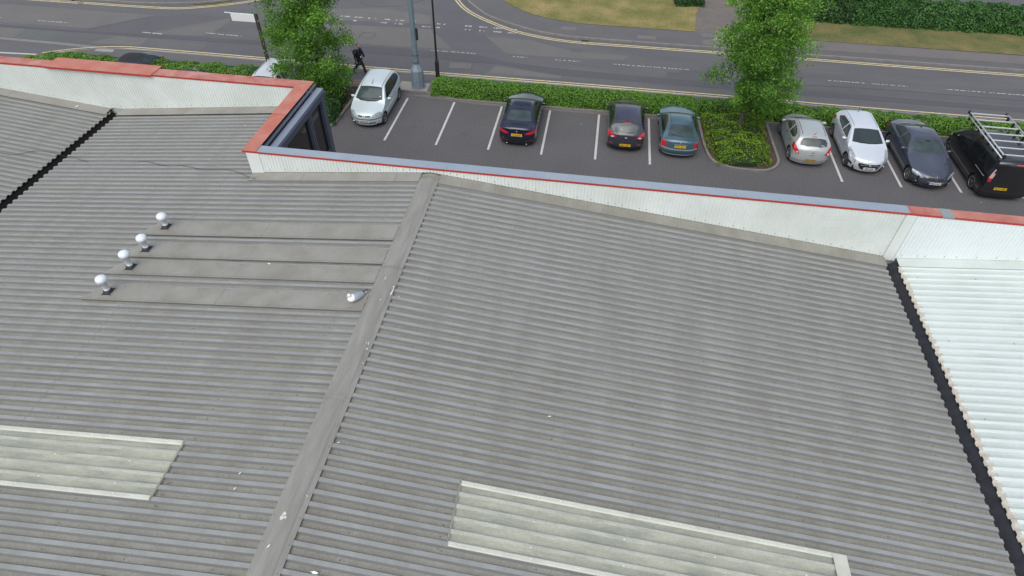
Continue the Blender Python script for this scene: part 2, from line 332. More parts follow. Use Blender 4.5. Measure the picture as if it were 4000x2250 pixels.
# far pavements
kerbR = smoothline([(-11.3, 70), (-11.05, 50), (-10.5, 47), (-9.6, 45.0), (-8.6, 43.56), (-7.7, 42.48), (-6.1, 41.4), (-4.3, 40.5), (-2.6, 40.02), (-.8, 39.86), (6, 39.8), (25, 39.76), (80, 39.8)], 4)
grassF = smoothline([(-7.9, 70), (-7.7, 50), (-7.5, 46.6), (-7.05, 45.45), (-6.03, 44.28), (-4.82, 43.25), (-3.29, 42.59), (-1.84, 42.24), (.05, 42.12), (6.1, 42.12), (25, 42.0), (80, 42.0)], 4)
slab('pavement', kerbR + grassF[::-1], 0, .1, M['pave'], M['kerb'])
m = MB(); strip(m, offset(kerbR, .07), .15, .0, M['kerb'], .112); m.build('kerb')['kind'] = 'structure'
sheet('pavement_resurfaced', [(10.3, 40.62), (25, 40.66), (80, 40.7), (80, 41.98), (25, 41.98), (10.3, 42.05)], .106, M['pavelight'])
slab('grass_verge', grassF[:-8] + [(6.15, 42.12), (6.4, 45.3), (7.1, 48), (7.5, 70)], 0, .12, M['grass'], M['soil'])
slab('paved_path', [(6.15, 42.12), (10.5, 42.1), (10.6, 70), (7.5, 70), (7.1, 48), (6.4, 45.3)], 0, .11, M['blockpave'], M['kerb'])
slab('grass_verge', [(10.5, 42.05), (80, 42.0), (80, 47), (10.6, 47)], 0, .12, M['grass2'], M['soil'])
sheet('service_yard', [(10.6, 47), (80, 47), (80, 90), (10.6, 90)], .02, M['asphalt_mid'])
kerbL = smoothline([(-80, 40.2), (-40, 40.15), (-37.7, 40.15), (-34.8, 40.3), (-31.5, 40.42), (-29.1, 40.8), (-27.4, 41.3), (-25.9, 42.1), (-24.4, 43.4), (-23.2, 45.3), (-22.6, 48), (-22.5, 70)], 4)
slab('pavement', kerbL + [(-80, 70)], 0, .1, M['pave'], M['kerb'])
m = MB(); strip(m, offset(kerbL, .07), .15, .0, M['kerb'], .112); m.build('kerb')['kind'] = 'structure'
m = MB()
for pts, mt in [([(7.25, 41.0), (8.3, 41.05), (8.35, 41.8), (7.3, 41.75)], M['concrete']), ([(6.5, 40.1), (8.7, 40.15), (8.6, 40.95), (6.55, 40.9)], M['pavelight']), ([(6.5, 41.4), (7.25, 41.4), (7.25, 42), (6.5, 42)], M['pavelight']), ([(-2.6, 40.9), (-1.6, 40.9), (-1.5, 41.5), (-2.5, 41.5)], M['pavelight']), ([(2.4, 40.4), (3.6, 40.4), (3.6, 40.9), (2.4, 40.9)], M['pavelight'])]: m.poly(pts, .106, mt)
m.build('pavement_slab')['kind'] = 'structure'
# near pavement with gap by the mast
nearK = [(-31.8, 32.3), (-30.4, 33.0), (-28.6, 33.38), (-22, 33.38), (-8, 33.22), (80, 33.15)]
slab('pavement', nearK + [(80, 31.05), (-33, 31.05), (-33, 31.9)], 0, .09, M['pave'], M['kerb'])
m = MB(); strip(m, offset(smoothline(nearK, 3), -.06), .14, 0, M['kerb'], .1)
strip(m, [(-33, 31.02), (-20, 31.02), (-12.9, 31.1), (-9.1, 31.1), (-8.9, 30.95), (-7.3, 30.55), (5.55, 30.6)], .12, 0, M['kerb'], .1)
strip(m, [(9.1, 30.85), (80, 30.85)], .12, 0, M['kerb'], .1)
m.build('kerb')['kind'] = 'structure'
m = MB(); m.poly([(-16.6, 31.25), (-12.7, 31.25), (-12.7, 31.85), (-16.6, 31.85)], .095, M['brickred']); m.build('brick_strip')['kind'] = 'structure'
m = MB(); m.poly([(-10.75, 31.17), (-9.1, 31.17), (-9.1, 32.1), (-10.75, 32.1)], .096, M['concrete']); m.poly([(-30, 32.75), (-28.8, 32.75), (-28.9, 33.15), (-29.95, 33.15)], .096, M['concrete']); m.build('concrete_pad')['kind'] = 'structure'
m = MB(); m.box((-1.1, 39.46, .0), (-.65, 39.74, .012), M['dark']); m.build('drain_cover')['kind'] = 'structure'
# planting beds
isl = smoothline([(5.55, 31.0), (5.6, 30.3), (5.68, 28.5), (5.84, 27.2), (6.12, 26.58), (6.75, 26.22), (7.6, 26.15), (8.38, 26.22), (8.85, 26.55), (9.12, 27.13), (9.13, 28.02), (9.1, 29.35), (9.08, 31.0)], 4)
slab('planting_bed', isl, 0, .07, M['soil'], M['kerb'])
m = MB(); strip(m, isl, .12, 0, M['kerb'], .11); m.build('bed_kerb')['kind'] = 'structure'
lb = smoothline([(-14.5, 26.0), (-13.5, 26.35), (-13.15, 26.56), (-12.92, 26.95), (-12.85, 27.58), (-12.84, 28.4), (-12.82, 29.1), (-12.84, 30.2), (-12.85, 31.1)], 4)
slab('planting_bed', lb + [(-15.6, 31.1), (-15.6, 26)], 0, .07, M['soil'], M['kerb'])
m = MB(); strip(m, lb, .12, 0, M['kerb'], .11); m.build('bed_kerb')['kind'] = 'structure'
slab('planting_bed', [(-9.1, 31.0), (-7.3, 30.6), (5.55, 30.65), (5.55, 31.8), (-9.0, 31.9)], 0, .075, M['soil'], M['kerb'])
slab('planting_bed', [(9.1, 30.9), (80, 30.9), (80, 31.8), (9.1, 31.8)], 0, .075, M['soil'], M['kerb'])
slab('planting_bed', [(-32, 29.6), (-15.6, 29.6), (-15.6, 31.0), (-32, 31.0)], 0, .075, M['soil'], M['kerb'])
# bay lines
for i, x in enumerate([-9.96 + 2.6 * k for k in range(6)] + [11.83, 14.43, 17.03, 19.63, 22.2]):
    a, b = (30.36, 25.95)
    m = MB(); wd = .055
    n = 10
    for k in range(n):
        ya = b + (a - b) * k / n; yb = b + (a - b) * (k + 1) / n
        m.add([(x - wd, ya, .005), (x + wd, ya, .005), (x + wd, yb, .005), (x - wd, yb, .005)], [(0, 1, 2, 3)], M['white'])
    m.build('parking_bay_line', park)
m = MB(); strip(m, [(-14, 20.0), (-12.5, 23.5)], .1, .005, M['white'])
mo = MB()
for k in range(26):
    x, y = rnd.uniform(-11, 22), rnd.uniform(21.5, 30); r0 = rnd.choice((.02, .025, .03, .03, .04, .14))
    if k < 4: x = rnd.choice((-8.6, -6.0, -.8, 3.2 - 3.9)) + rnd.uniform(-.4, .4); y = rnd.uniform(26.5, 29.8)
    mo.add([(x + r0 * math.cos(t) * rnd.uniform(.6, 1.2), y + r0 * math.sin(t) * rnd.uniform(.7, 1.3), .0035) for t in np.linspace(0, 2 * PI, 12)[:-1]], [tuple(range(11))], mat('oil_stain', (.078, .075, .076), .8) if r0 > .1 else mat('speck', (.05, .047, .048), .7) if k % 3 else mat('speck_pale', (.3, .29, .27), .8))
mo.build('tarmac_stain', park)
# worn tarmac smudges by the hedge
m = MB(); m.poly([(-10.2, 30.75), (-6, 30.3), (5.5, 30.35), (5.5, 30.62), (-7.3, 30.5), (-9.1, 30.92)], .006, M['pavelight']); o = m.build('grit_band'); o['kind'] = 'structure'; fix_normals(o)

# ------------------------------------------------------------ warehouse
bld = empty('warehouse', (0, 15, 0)); bld.location = (0, 0, 0)
tag(bld, 'large low building with grey corrugated roof, white parapet walls and orange coping in front', 'building')
SL = .1057
def zc(side, x):      # crown height
    return {'L': 6.06 - SL * (-4.38 - x), 'R': 6.06 - SL * (x + 4.38), 'RR': 4.655 + SL * (x - 9.05), 'LL': 4.665 + SL * (-17.7 - x)}[side]
PITCH = .23333; CW, WW, RH = .082, .026, .050
def sheet_roof(name, side, x0, x1, y0, y1, mats, dz=0., xs=None, rowx=(), phase=13.93, label=None, ext=(), par=bld, cw=CW):
    """profiled sheet, ribs along X. mats = crown, web, pan"""
    mb = MB(); k0 = math.floor((y0 - phase) / PITCH) - 1; k1 = math.ceil((y1 - phase) / PITCH) + 1
    prof = []
    for k in range(k0, k1 + 1):
        c = phase + k * PITCH
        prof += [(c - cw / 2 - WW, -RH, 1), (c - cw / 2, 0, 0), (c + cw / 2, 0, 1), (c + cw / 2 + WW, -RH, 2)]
    # clip
    out = []
    for i in range(len(prof) - 1):
        (a, za, t), (b, zb, _) = prof[i], prof[i + 1]
        if b <= y0 or a >= y1: continue
        if a < y0: za = za + (zb - za) * (y0 - a) / (b - a); a = y0
        if b > y1: zb = za + (zb - za) * (y1 - a) / (b - a); b = y1
        out.append((a, za, b, zb, t))
    xs = xs or [x0, x1]
    for (a, za, b, zb, t) in out:
        for j in range(len(xs) - 1):
            xa, xb = xs[j], xs[j + 1]
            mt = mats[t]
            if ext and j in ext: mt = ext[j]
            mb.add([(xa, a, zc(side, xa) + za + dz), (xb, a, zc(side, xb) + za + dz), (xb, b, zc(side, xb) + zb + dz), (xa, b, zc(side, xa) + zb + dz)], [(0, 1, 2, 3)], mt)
    # thickness at both ends: small downturned lip so the sheet reads as metal
    for (a, za, b, zb, t) in out:
        for xe in (x0, x1):
            z = zc(side, xe) + dz
            mb.add([(xe, a, z + za), (xe, b, z + zb), (xe, b, z + zb - .006), (xe, a, z + za - .006)], [(0, 1, 2, 3)], M['web'] if mats[0] is M['crown'] else mats[1])
    for rx in rowx:
        k = k0
        while k < k1:
            y = phase + (k + .5) * PITCH; k += 1
            if not (y0 + .1 < y < y1 - .1) or rnd.random() < .12: continue
            if k % 2 == 0 and rnd.random() < .75: continue
            x = rx + rnd.uniform(-.015, .015); z = zc(side, x) - RH + dz + .001
            mb.lathe([(.012, 0), (.012, .004), (0.0, .008)], M['screw'], (x, y, z), 8)
    return mb.build(name, par)
M['lap'] = mat('sheet_lap_dirt', (.16, .155, .138), .7, noise=.9, nscale=6, col2=(.13, .122, .105), fine=.1)
M['lapfaint'] = mat('sheet_lap_stain', (.25, .252, .24), .65, noise=.9, nscale=5, col2=(.21, .205, .185), fine=.1)
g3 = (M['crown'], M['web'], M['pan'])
rows = lambda a, b: [x for x in np.arange(a, b, 1.62)]
YB = -14
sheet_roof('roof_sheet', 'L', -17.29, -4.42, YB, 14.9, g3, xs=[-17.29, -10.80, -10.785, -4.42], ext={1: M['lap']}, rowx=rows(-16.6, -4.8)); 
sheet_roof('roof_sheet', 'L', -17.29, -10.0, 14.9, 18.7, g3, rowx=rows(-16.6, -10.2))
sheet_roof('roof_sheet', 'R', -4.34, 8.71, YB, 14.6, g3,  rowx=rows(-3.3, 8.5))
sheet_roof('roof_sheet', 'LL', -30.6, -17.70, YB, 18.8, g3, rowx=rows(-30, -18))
xs = [9.05]; 
# white sheet with a dirty eave whose inner border wanders
def white_roof():
    side = 'RR'; y0, y1 = YB, 14.55; phase = 13.93
    mb = MB(); k0 = math.floor((y0 - phase) / PITCH) - 1; k1 = math.ceil((y1 - phase) / PITCH) + 1
    for k in range(k0, k1 + 1):
        c = phase + k * PITCH; segs = [(c - CW / 2 - WW, -RH, c - CW / 2, 0, 1), (c - CW / 2, 0, c + CW / 2, 0, 0), (c + CW / 2, 0, c + CW / 2 + WW, -RH, 1), (c + CW / 2 + WW, -RH, c + PITCH - CW / 2 - WW, -RH, 2)]
        for a, za, b, zb, t in segs:
            if b > y1 or a < y0: continue
            e = 9.05 + (.07 if t < 2 else .15) + rnd.uniform(-.03, .05)
            mt = [M['whitecrown'], M['whitepan'], M['whitepan']][t]
            for xa, xb, q in ((9.05, e, M['eavedirt']), (e, 22.1, mt)):
                mb.add([(xa, a, zc(side, xa) + za), (xb, a, zc(side, xb) + za), (xb, b, zc(side, xb) + zb), (xa, b, zc(side, xa) + zb)], [(0, 1, 2, 3)], q)
            z = zc(side, 9.05); mb.add([(9.05, a, z + za), (9.05, b, z + zb), (9.05, b, z + zb - .012), (9.05, a, z + za - .012)], [(0, 1, 2, 3)], M['eavedirt'])
        for rx in (9.45, 10.9, 12.5, 14.1):
            if k % 2 == 0:
                x = rx + .02 * (k % 3); mb.lathe([(.014, 0), (.014, .006), (0, .01)], M['screw'] if k % 5 == 0 else M['whitepan'], (x, c + PITCH / 2, zc(side, x) - RH + .001), 8)
    o = mb.build('roof_sheet', bld); o['label'] = 'white corrugated roof sheet with a dirty brown eave'
white_roof()
# ridge cap
def ridge_cap(xc, half, y0, y1):
    mb = MB(); prof = [(-half, -.012), (-half, .004), (-half * .66, .022), (-half * .56, .038), (-half * .2, .052), (0, .058), (half * .2, .052), (half * .56, .038), (half * .66, .022), (half, .004), (half, -.012)]
    ys = [y0 + i * 1.0 for i in range(int((y1 - y0)) + 1)] + [y1]
    base = zc('L', xc - half) + .004
    joints = [2.88, 6.78, 10.68, 14.58, -1.0, -4.9, -8.8]
    def add(a, b, lift, mt):
        for i in range(len(prof) - 1):
            (xa, za), (xb, zb) = prof[i], prof[i + 1]
            mb.add([(xc + xa, a, base + za + lift), (xc + xb, a, base + zb + lift), (xc + xb, b, base + zb + lift), (xc + xa, b, base + za + lift)], [(0, 1, 2, 3)], mt)
    add(y0, y1, 0, M['ridge'])
    for j in joints:
        if y0 < j < y1: add(j - .045, j + .045, .006, M['pan']); 
    for y in np.arange(y0 + .1, y1, PITCH * 2):
        for s in (-1, 1): mb.lathe([(.009, 0), (.009, .004), (0, .007)], M['screw'], (xc + s * half * .85, y, base + .012), 6)
    o = mb.build('ridge_cap', bld); return o
ridge_cap(-4.38, .27, YB, 14.74)
# gutters between the slopes
def gutter(xa, xb, y0, y1, flip=False):
    mb = MB(); zt = 4.60
    pts = [(xa - .06, zt), (xa - .03, zt - .19), (xa + (.30 if flip else .10), zt - .20), (xb + .05, zt - .0)] if not flip else [(xa - .05, zt), (xb - .10, zt - .20), (xb + .03, zt - .19), (xb + .06, zt)]
    mts = [M['gutter'], M['gutter'], M['gutterlight']] if not flip else [M['gutter'], M['gutter'], M['gutter']]
    for i in range(3):
        (x0, z0), (x1, z1) = pts[i], pts[i + 1]
        mb.add([(x0, y0, z0), (x1, y0, z1), (x1, y1, z1), (x0, y1, z0)], [(0, 1, 2, 3)], mts[i])
        for j in ((11.96, 8.23, 3.8, -1) if not flip else (12.5, 8, 3)):
            mb.add([(x0, j - .06, z0 + .012), (x1, j - .06, z1 + .012), (x1, j + .06, z1 + .012), (x0, j + .06, z0 + .012)], [(0, 1, 2, 3)], mts[i])
    if not flip: mb.lathe([(.06, .03), (.07, .035), (.075, .02)], M['dark'], (8.93, 7.95, 4.47), 14)
    return mb.build('valley_gutter', bld)
gutter(8.71, 9.05, YB, 14.72); gutter(-17.70, -17.29, YB, 18.92, True)
# flashings at the foot of the parapets
def flashing(side, x0, x1, y0, y1, mt, joints=(), name='wall_flashing', step=.012):
    mb = MB(); n = 1
    for xa, xb in ((x0, x1),):
        vs = [(xa, y0, zc(side, xa) + step), (xb, y0, zc(side, xb) + step), (xb, y1, zc(side, xb) + step + .03), (xa, y1, zc(side, xa) + step + .03)]
        mb.add(vs, [(0, 1, 2, 3)], mt)
        mb.add([(xa, y0, zc(side, xa) + step), (xb, y0, zc(side, xb) + step), (xb, y0, zc(side, xb) - .022), (xa, y0, zc(side, xa) - .022)], [(3, 2, 1, 0)], M['dark'])
    for j in joints:
        z = zc(side, j) + step
        mb.add([(j - .02, y0, z + .004), (j + .02, y0, z + .004), (j + .02, y1, z + .034), (j - .02, y1, z + .034)], [(0, 1, 2, 3)], M['pan'])
    return mb.build(name, bld)
flashing('R', -4.1, 8.74, 14.36, 14.76, M['pan'], (-2.5, .6, 3.7, 6.8))
flashing('L', -9.98, -4.66, 14.36, 14.76, M['flat'], (-8.3, -5.4))
flashing('L', -17.3, -10.1, 18.52, 18.97, M['flat'], (-14.6, -11.9))
flashing('LL', -30.6, -17.75, 18.55, 18.97, M['flat'], (-21.5, -24.5))
flashing('RR', 9.08, 22.1, 14.43, 14.78, M['whitepan'], (), step=.014)
# flat cover panels on the left slope
def cover(x0, x1, y0, y1, jx):
    mb = MB(); h = .010
    def P(x, y, dz=0): return (x, y, zc('L', x) + h + dz)
    mb.add([P(x0 + .1, y0), P(x1, y0), P(x1, y1), P(x0 + .35, y1)], [(0, 1, 2, 3)], M['flat'])
    mb.add([P(x0, y0), P(x0 + .1, y0), P(x0 + .35, y1)], [(0, 1, 2)], M['flat'])
    mb.add([P(x0, y0, -.022), P(x1, y0, -.022), P(x1, y0), P(x0, y0)], [(0, 1, 2, 3)], M['web'])
    mb.add([P(x0, y0 + .045, .003), P(x1, y0 + .045, .003), P(x1, y0 + .05, .003), P(x0, y0 + .05, .003)], [(0, 1, 2, 3)], M['web'])
    for j in (jx,): mb.add([P(j - .02, y0, .003), P(j + .015, y0, .003), P(j + .015, y1, .003), P(j - .02, y1, .003)], [(0, 1, 2, 3)], M['pan'])
    x = x0 + .25
    while x < x1:
        for y in (y0 + .07, y1 - .04):
            mb.lathe([(.011, 0), (.011, .005), (0, .009)], M['screw'], (x + rnd.uniform(-.02, .02), y, zc('L', x) + h), 8)
        x += .68
    return mb.build('cover_panel', bld)
cover(-12.0, -4.66, 11.72, 12.31, -8.32); cover(-12.0, -4.66, 10.80, 11.36, -8.28)
cover(-12.0, -4.66, 10.12, 10.66, -8.3); cover(-12.0, -4.66, 9.18, 9.73, -8.34)
# vent pipes with cowls
def vent(x, y, H, tx=0, ty=0):
    z0 = zc('L', x) + .012
    v = empty('vent_pipe', (x, y, z0)); v.parent = bld
    Tm = Matrix.Rotation(math.atan(SL), 3, 'Y').inverted()
    mb = MB(); 
    def T(p): return Vector(Tm @ p)
    mb.box((-.14, -.15, 0), (.14, .15, .007), M['silverbead'], T); mb.box((-.12, -.128, .007), (.12, .128, .012), M['rubber'], T)
    for s in range(9):
        for a, b in ((-.13, -.14 + .035 * s), (.13, -.14 + .035 * s)):
            mb.box((a - .008, b - .01, .0), (a + .008, b + .01, .012), M['silverbead'], T); mb.box((b * .93 - .01, (a * 1.07) - .008, 0), (b * .93 + .01, (a * 1.07) + .008, .012), M['silverbead'], T)
    mb.build('base_plate', v)
    mb = MB(); mb.lathe([(.12, .008), (.118, .03), (.105, .035), (.104, .055), (.092, .06), (.09, .085), (.076, .09)], M['rubber'], n=24); mb.build('rubber_boot', v)
    mb = MB(); mb.lathe([(.068, .05), (.068, H - .12), (.074, H - .12), (.074, H - .095), (.06, H - .095)], M['plasticwhite'], n=24); mb.lathe([(.0685, .09), (.074, .092), (.074, .12), (.0685, .122)], M['plasticwhite'], n=24); mb.build('pipe', v)
    mb = MB(); mb.lathe([(.06, H - .105), (.10, H - .105), (.128, H - .075), (.138, H - .04), (.134, H - .01), (.115, H + .025), (.08, H + .05), (.04, H + .062), (0, H + .066)], M['plasticwhite'], n=28); mb.build('cowl', v)
    for ch in list(v.children): pass
    return v
for (x, y, H) in [(-11.33, 12.06, .40), (-11.33, 11.10, .42), (-11.34, 10.38, .48), (-11.37, 9.46, .46)]: vent(x, y, H)
# rooflights
def rooflight(side, x0, x1, y0, y1, cap=None, lab=None):
    o = sheet_roof('rooflight', side, x0, x1, y0, y1, (M['grpcrown'], M['grp'], M['grp']), dz=.008, phase=13.93, cw=.075)
    if lab: o['label'] = lab
    mb = MB()
    for y in (y0 + .02, y1 - .02):
        c = y; 
        for a, za, b, zb in ((c - .055, -.02, c - .032, .004), (c - .032, .004, c + .032, .004), (c + .032, .004, c + .055, -.02)):
            mb.add([(x0, a, zc(side, x0) + za + .012), (x1, a, zc(side, x1) + za + .012), (x1, b, zc(side, x1) + zb + .012), (x0, b, zc(side, x0) + zb + .012)], [(0, 1, 2, 3)], M['grplap'])
        x = x0 + .2
        while x < x1: mb.lathe([(.013, 0), (.013, .006), (0, .012)], M['whitedot'], (x, c + .01, zc(side, x) + .017), 8); x += .41
    x = x0 + 1.4
    while x < x1 - .3:
        for k in (0, 2, 4): 
            y = y0 + .22 + k * PITCH
            if y < y1 - .1: mb.lathe([(.014, 0), (.014, .006), (0, .012)], M['whitedot'], (x, y, zc(side, x) + .009), 8)
        x += 1.62
    if cap:
        a, b = cap
        mb.add([(a, y0, zc(side, a) + .02), (b, y0, zc(side, b) + .02), (b, y1, zc(side, b) + .02), (a, y1, zc(side, a) + .02)], [(0, 1, 2, 3)], M['grplap'])
    mb.build('lap_strip', o)
    return o
rooflight('R', -1.6, 5.48, 4.36, 5.54, cap=(5.22, 5.48), lab='translucent rooflight strip right of the ridge')
rooflight('L', -14.15, -7.05, 4.36, 5.54, lab='translucent rooflight strip left of the ridge')
# dirt at upper ends of the rooflights + sheet end laps
for side, x, s in (('R', -1.6, -1), ('L', -7.05, 1)):
    mb = MB()
    for k in range(7):
        y = 4.26 + k * .21
        mb.lathe([(.012, 0), (.012, .005), (0, .009)], M['screw'], (x + s * .16, y, zc(side, x) + .0), 8)
    xa, xb = sorted((x, x + s * .035))
    mb.add([(xa, 4.3, zc(side, xa) + .006), (xb, 4.3, zc(side, xb) + .006), (xb, 5.6, zc(side, xb) + .006), (xa, 5.6, zc(side, xa) + .006)], [(0, 1, 2, 3)], M['pan'])
    mb.build('end_lap', bld)
# parapet walls (profiled cladding), face towards -Y
def parapet(name, x0, x1, yf, zbot, ztop, mt=M['wall'], pitch=.1, depth=.016, stain=None):
    mb = MB(); x = x0
    while x < x1 - 1e-6:
        seq = [(0, 0), (.30, 0), (.42, depth), (.78, depth), (.9, 0), (1, 0)]
        for i in range(5):
            (a, da), (b, db) = seq[i], seq[i + 1]
            xa, xb = min(x + a * pitch, x1), min(x + b * pitch, x1)
            if xb <= xa: continue
            q = mt
            if stain and stain[0] < xa < stain[1] and i in (1, 3): q = M['wallstain']
            mb.add([(xa, yf - da, zbot(xa)), (xb, yf - db, zbot(xb)), (xb, yf - db, ztop), (xa, yf - da, ztop)], [(0, 1, 2, 3)], q)
        x += pitch
    # fixings
    x = x0 + .2
    while x < x1 - .1:
        mb.box((x - .009, yf - depth - .006, zbot(x) + .085), (x + .009, yf - depth + .002, zbot(x) + .103), M['screw'])
        x += rnd.choice((.3, .5, .4, .2))
    return mb.build(name, bld)
YF, YF2 = 14.77, 18.97
parapet('parapet_wall', -9.62, 8.72, YF, lambda x: (zc('L', x) if x < -4.38 else zc('R', x)) + .05, 6.22)
parapet('parapet_wall', 8.97, 22.1, YF, lambda x: (zc('RR', x) + .05) if x > 9.05 else 4.6, 6.22, mt=mat('parapet_cladding_clean', (.70, .75, .75), .5, noise=.5, nscale=.8, col2=(.64, .69, .68)), stain=None)
parapet('parapet_wall', -17.5, -10.1, YF2, lambda x: zc('L', x) + .045, 6.18)
parapet('parapet_wall', -30.6, -17.5, YF2, lambda x: (zc('LL', x) if x < -17.7 else 4.69) + .045, 6.18)
mb = MB(); mb.box((-10.02, 14.745, 5.47), (-9.62, 14.80, 6.2), M['wall']); mb.box((-10.02, 14.8, 5.47), (-9.98, 18.9, 6.2), M['wall']); mb.build('corner_trim', bld)
mb = MB(); mb.box((8.70, 14.735, 4.62), (8.97, 14.748, 6.2), M['wall']); mb.build('corner_trim', bld)
# copings
def coping(name, x0, x1, y0, y1, z, mt, lip, liph=.06, seg=None, dots=True, front=True):
    mb = MB(); mb.box((x0, y0, z - .03), (x1, y1, z), mt)
    if front: mb.box((x0, y0 - .012, z - liph), (x1, y0 - .001, z - .001), lip)
    mb.box((x0, y1 + .001, z - .12), (x1, y1 + .012, z - .002), mt)
    if dots:
        x = x0 + .4
        while x < x1:
            mb.lathe([(.012, 0), (.012, .004), (0, .007)], M['screw'], (x + rnd.uniform(-.05, .05), y1 - .07 - rnd.random() * .03 if rnd.random() < .5 else y0 + .08, z), 8); x += rnd.choice((.5, .62, .75))
    return mb.build(name, bld)
coping('coping', -9.68, 8.78, 14.76, 15.10, 6.26, M['greyblue'], M['red'])
coping('coping', 8.785, 22.1, 14.76, 15.10, 6.26, M['orange'], M['red'])
coping('coping_joint', 9.6, 9.9, 14.752, 15.105, 6.268, M['greengrey'], M['greengrey'], .05, dots=False)
coping('coping', -30.6, -19.6, 18.96, 19.42, 6.20, M['orange'], M['red'])
coping('coping', -19.6, -15.5, 18.87, 19.62, 6.235, M['orangebright'], M['red'], .07)
coping('coping', -15.5, -9.72, 18.96, 19.44, 6.21, M['orange'], M['red'])
mb = MB()
zt = 6.266
mb.add([(-10.13, 14.76, zt), (-9.69, 14.76, zt), (-9.69, 15.10, zt), (-9.70, 19.44, zt - .04), (-10.22, 18.96, zt - .04)], [(0, 1, 2, 3, 4)], M['orangebright'])
mb.add([(-10.13, 14.748, zt), (-9.69, 14.748, zt), (-9.69, 14.748, zt - .06), (-10.13, 14.748, zt - .06)], [(3, 2, 1, 0)], M['red'])
mb.add([(-10.13, 14.76, zt), (-10.22, 18.96, zt - .04), (-10.22, 18.96, zt - .1), (-10.13, 14.76, zt - .06)], [(0, 1, 2, 3)], M['red'])
mb.add([(-10.13, 14.748, zt), (-9.69, 14.748, zt), (-9.69, 14.76, zt), (-10.13, 14.76, zt)], [(0, 1, 2, 3)], M['orangebright'])
for y in (15.1, 15.9, 16.6, 17.3, 18.1, 18.7): mb.lathe([(.012, 0), (.012, .004), (0, .007)], M['screw'], (-9.9 + rnd.uniform(-.1, .1), y, zt - .005 * (y - 14.7)), 8)
mb.box((-10.16, 16.98, zt - .0249), (-9.7, 17.0, zt - .0149), M['red'])
mb.build('coping', bld)
# glazed return wall facing +X
mb = MB()
mb.box((-9.69, 15.11, 6.13), (-9.60, 19.36, 6.17), M['frame'])          # dark channel
mb.box((-9.60, 15.11, 5.98), (-9.36, 19.30, 6.06), M['framelight'])      # beam top
mb.box((-9.58, 15.11, 5.78), (-9.33, 19.32, 5.979), M['frame'])
for y, wd in ((19.07, .28), (17.93, .1), (17.80, .07), (15.92, .1), (15.80, .07)):
    mb.box((-9.52, y - wd / 2, 0), (-9.345, y + wd / 2, 5.779), M['frame'])
mb.box((-9.52, 15.11, 3.7), (-9.36, 18.93, 3.82), M['frame']); mb.box((-9.52, 15.11, 0), (-9.36, 18.93, .25), M['frame'])
fr = mb.build('glazed_wall', bld)
mb = MB(); mb.box((-9.48, 15.11, .25), (-9.45, 18.93, 5.779), M['glassdark']); mb.build('glass_pane', fr)
# outer facades below (side views)
mb = MB()
mb.box((-9.30, 14.85, 0), (22.1, 15.08, 6.13), M['facade']); mb.box((-30.6, 19.0, 0), (-9.53, 19.30, 5.9), M['facade'])
mb.box((-9.9, 15.1, 0), (-9.63, 18.99, 6.0), M['frame']); mb.box((-30.8, YB, 0), (-30.62, 19.3, 6.1), M['facade']); mb.box((22.12, YB, 0), (22.3, 15.08, 6.1), M['facade'])
mb.box((-30.6, YB, 0), (22.1, YB + .2, 4.3), M['facade'])
mb.build('outer_wall', bld)
# ------------------------------------------------------------ foliage
def leaf_mesh(name, cen, size, tone, mt, parent=None, nrm=None, upbias=.6, aspect=.55):
    """cen Nx3, size N, tone N"""
    n = len(cen); cen = np.asarray(cen, float); size = np.asarray(size).reshape(n, 1)
    d = rng.normal(size=(n, 3)); d[:, 2] += upbias
    if nrm is not None: d = d * .8 + nrm
    d /= np.linalg.norm(d, axis=1, keepdims=True)
    t = rng.normal(size=(n, 3)); t -= (t * d).sum(1, keepdims=True) * d; t /= np.linalg.norm(t, axis=1, keepdims=True); b = np.cross(d, t)
    v = np.empty((n, 4, 3)); v[:, 0] = cen - t * size * .5; v[:, 1] = cen + b * size * aspect * .5 - d * size * .08; v[:, 2] = cen + t * size * .5; v[:, 3] = cen - b * size * aspect * .5 - d * size * .08
    me = bpy.data.meshes.new(name); me.vertices.add(4 * n); me.loops.add(4 * n); me.polygons.add(n)
    me.vertices.foreach_set('co', v.ravel()); me.loops.foreach_set('vertex_index', np.arange(4 * n)); me.polygons.foreach_set('loop_start', np.arange(n) * 4)
    me.polygons.foreach_set('loop_total', np.full(n, 4))
    a = me.attributes.new('tone', 'FLOAT', 'FACE'); a.data.foreach_set('value', np.clip(tone, 0, 1))
    me.materials.append(mt); me.update(calc_edges=True); me.validate()
    return link(name, me, parent)
def vnoise(p, f, seed=0):
    p = np.asarray(p) * f + seed
    return (np.sin(p[:, 0] * 1.7 + np.sin(p[:, 1] * 2.3 + p[:, 2])) + np.sin(p[:, 1] * 1.3 + np.sin(p[:, 2] * 1.9 + p[:, 0] * .7)) + np.sin(p[:, 2] * 2.1 + np.sin(p[:, 0] * 1.1 + p[:, 1])) ) / 3
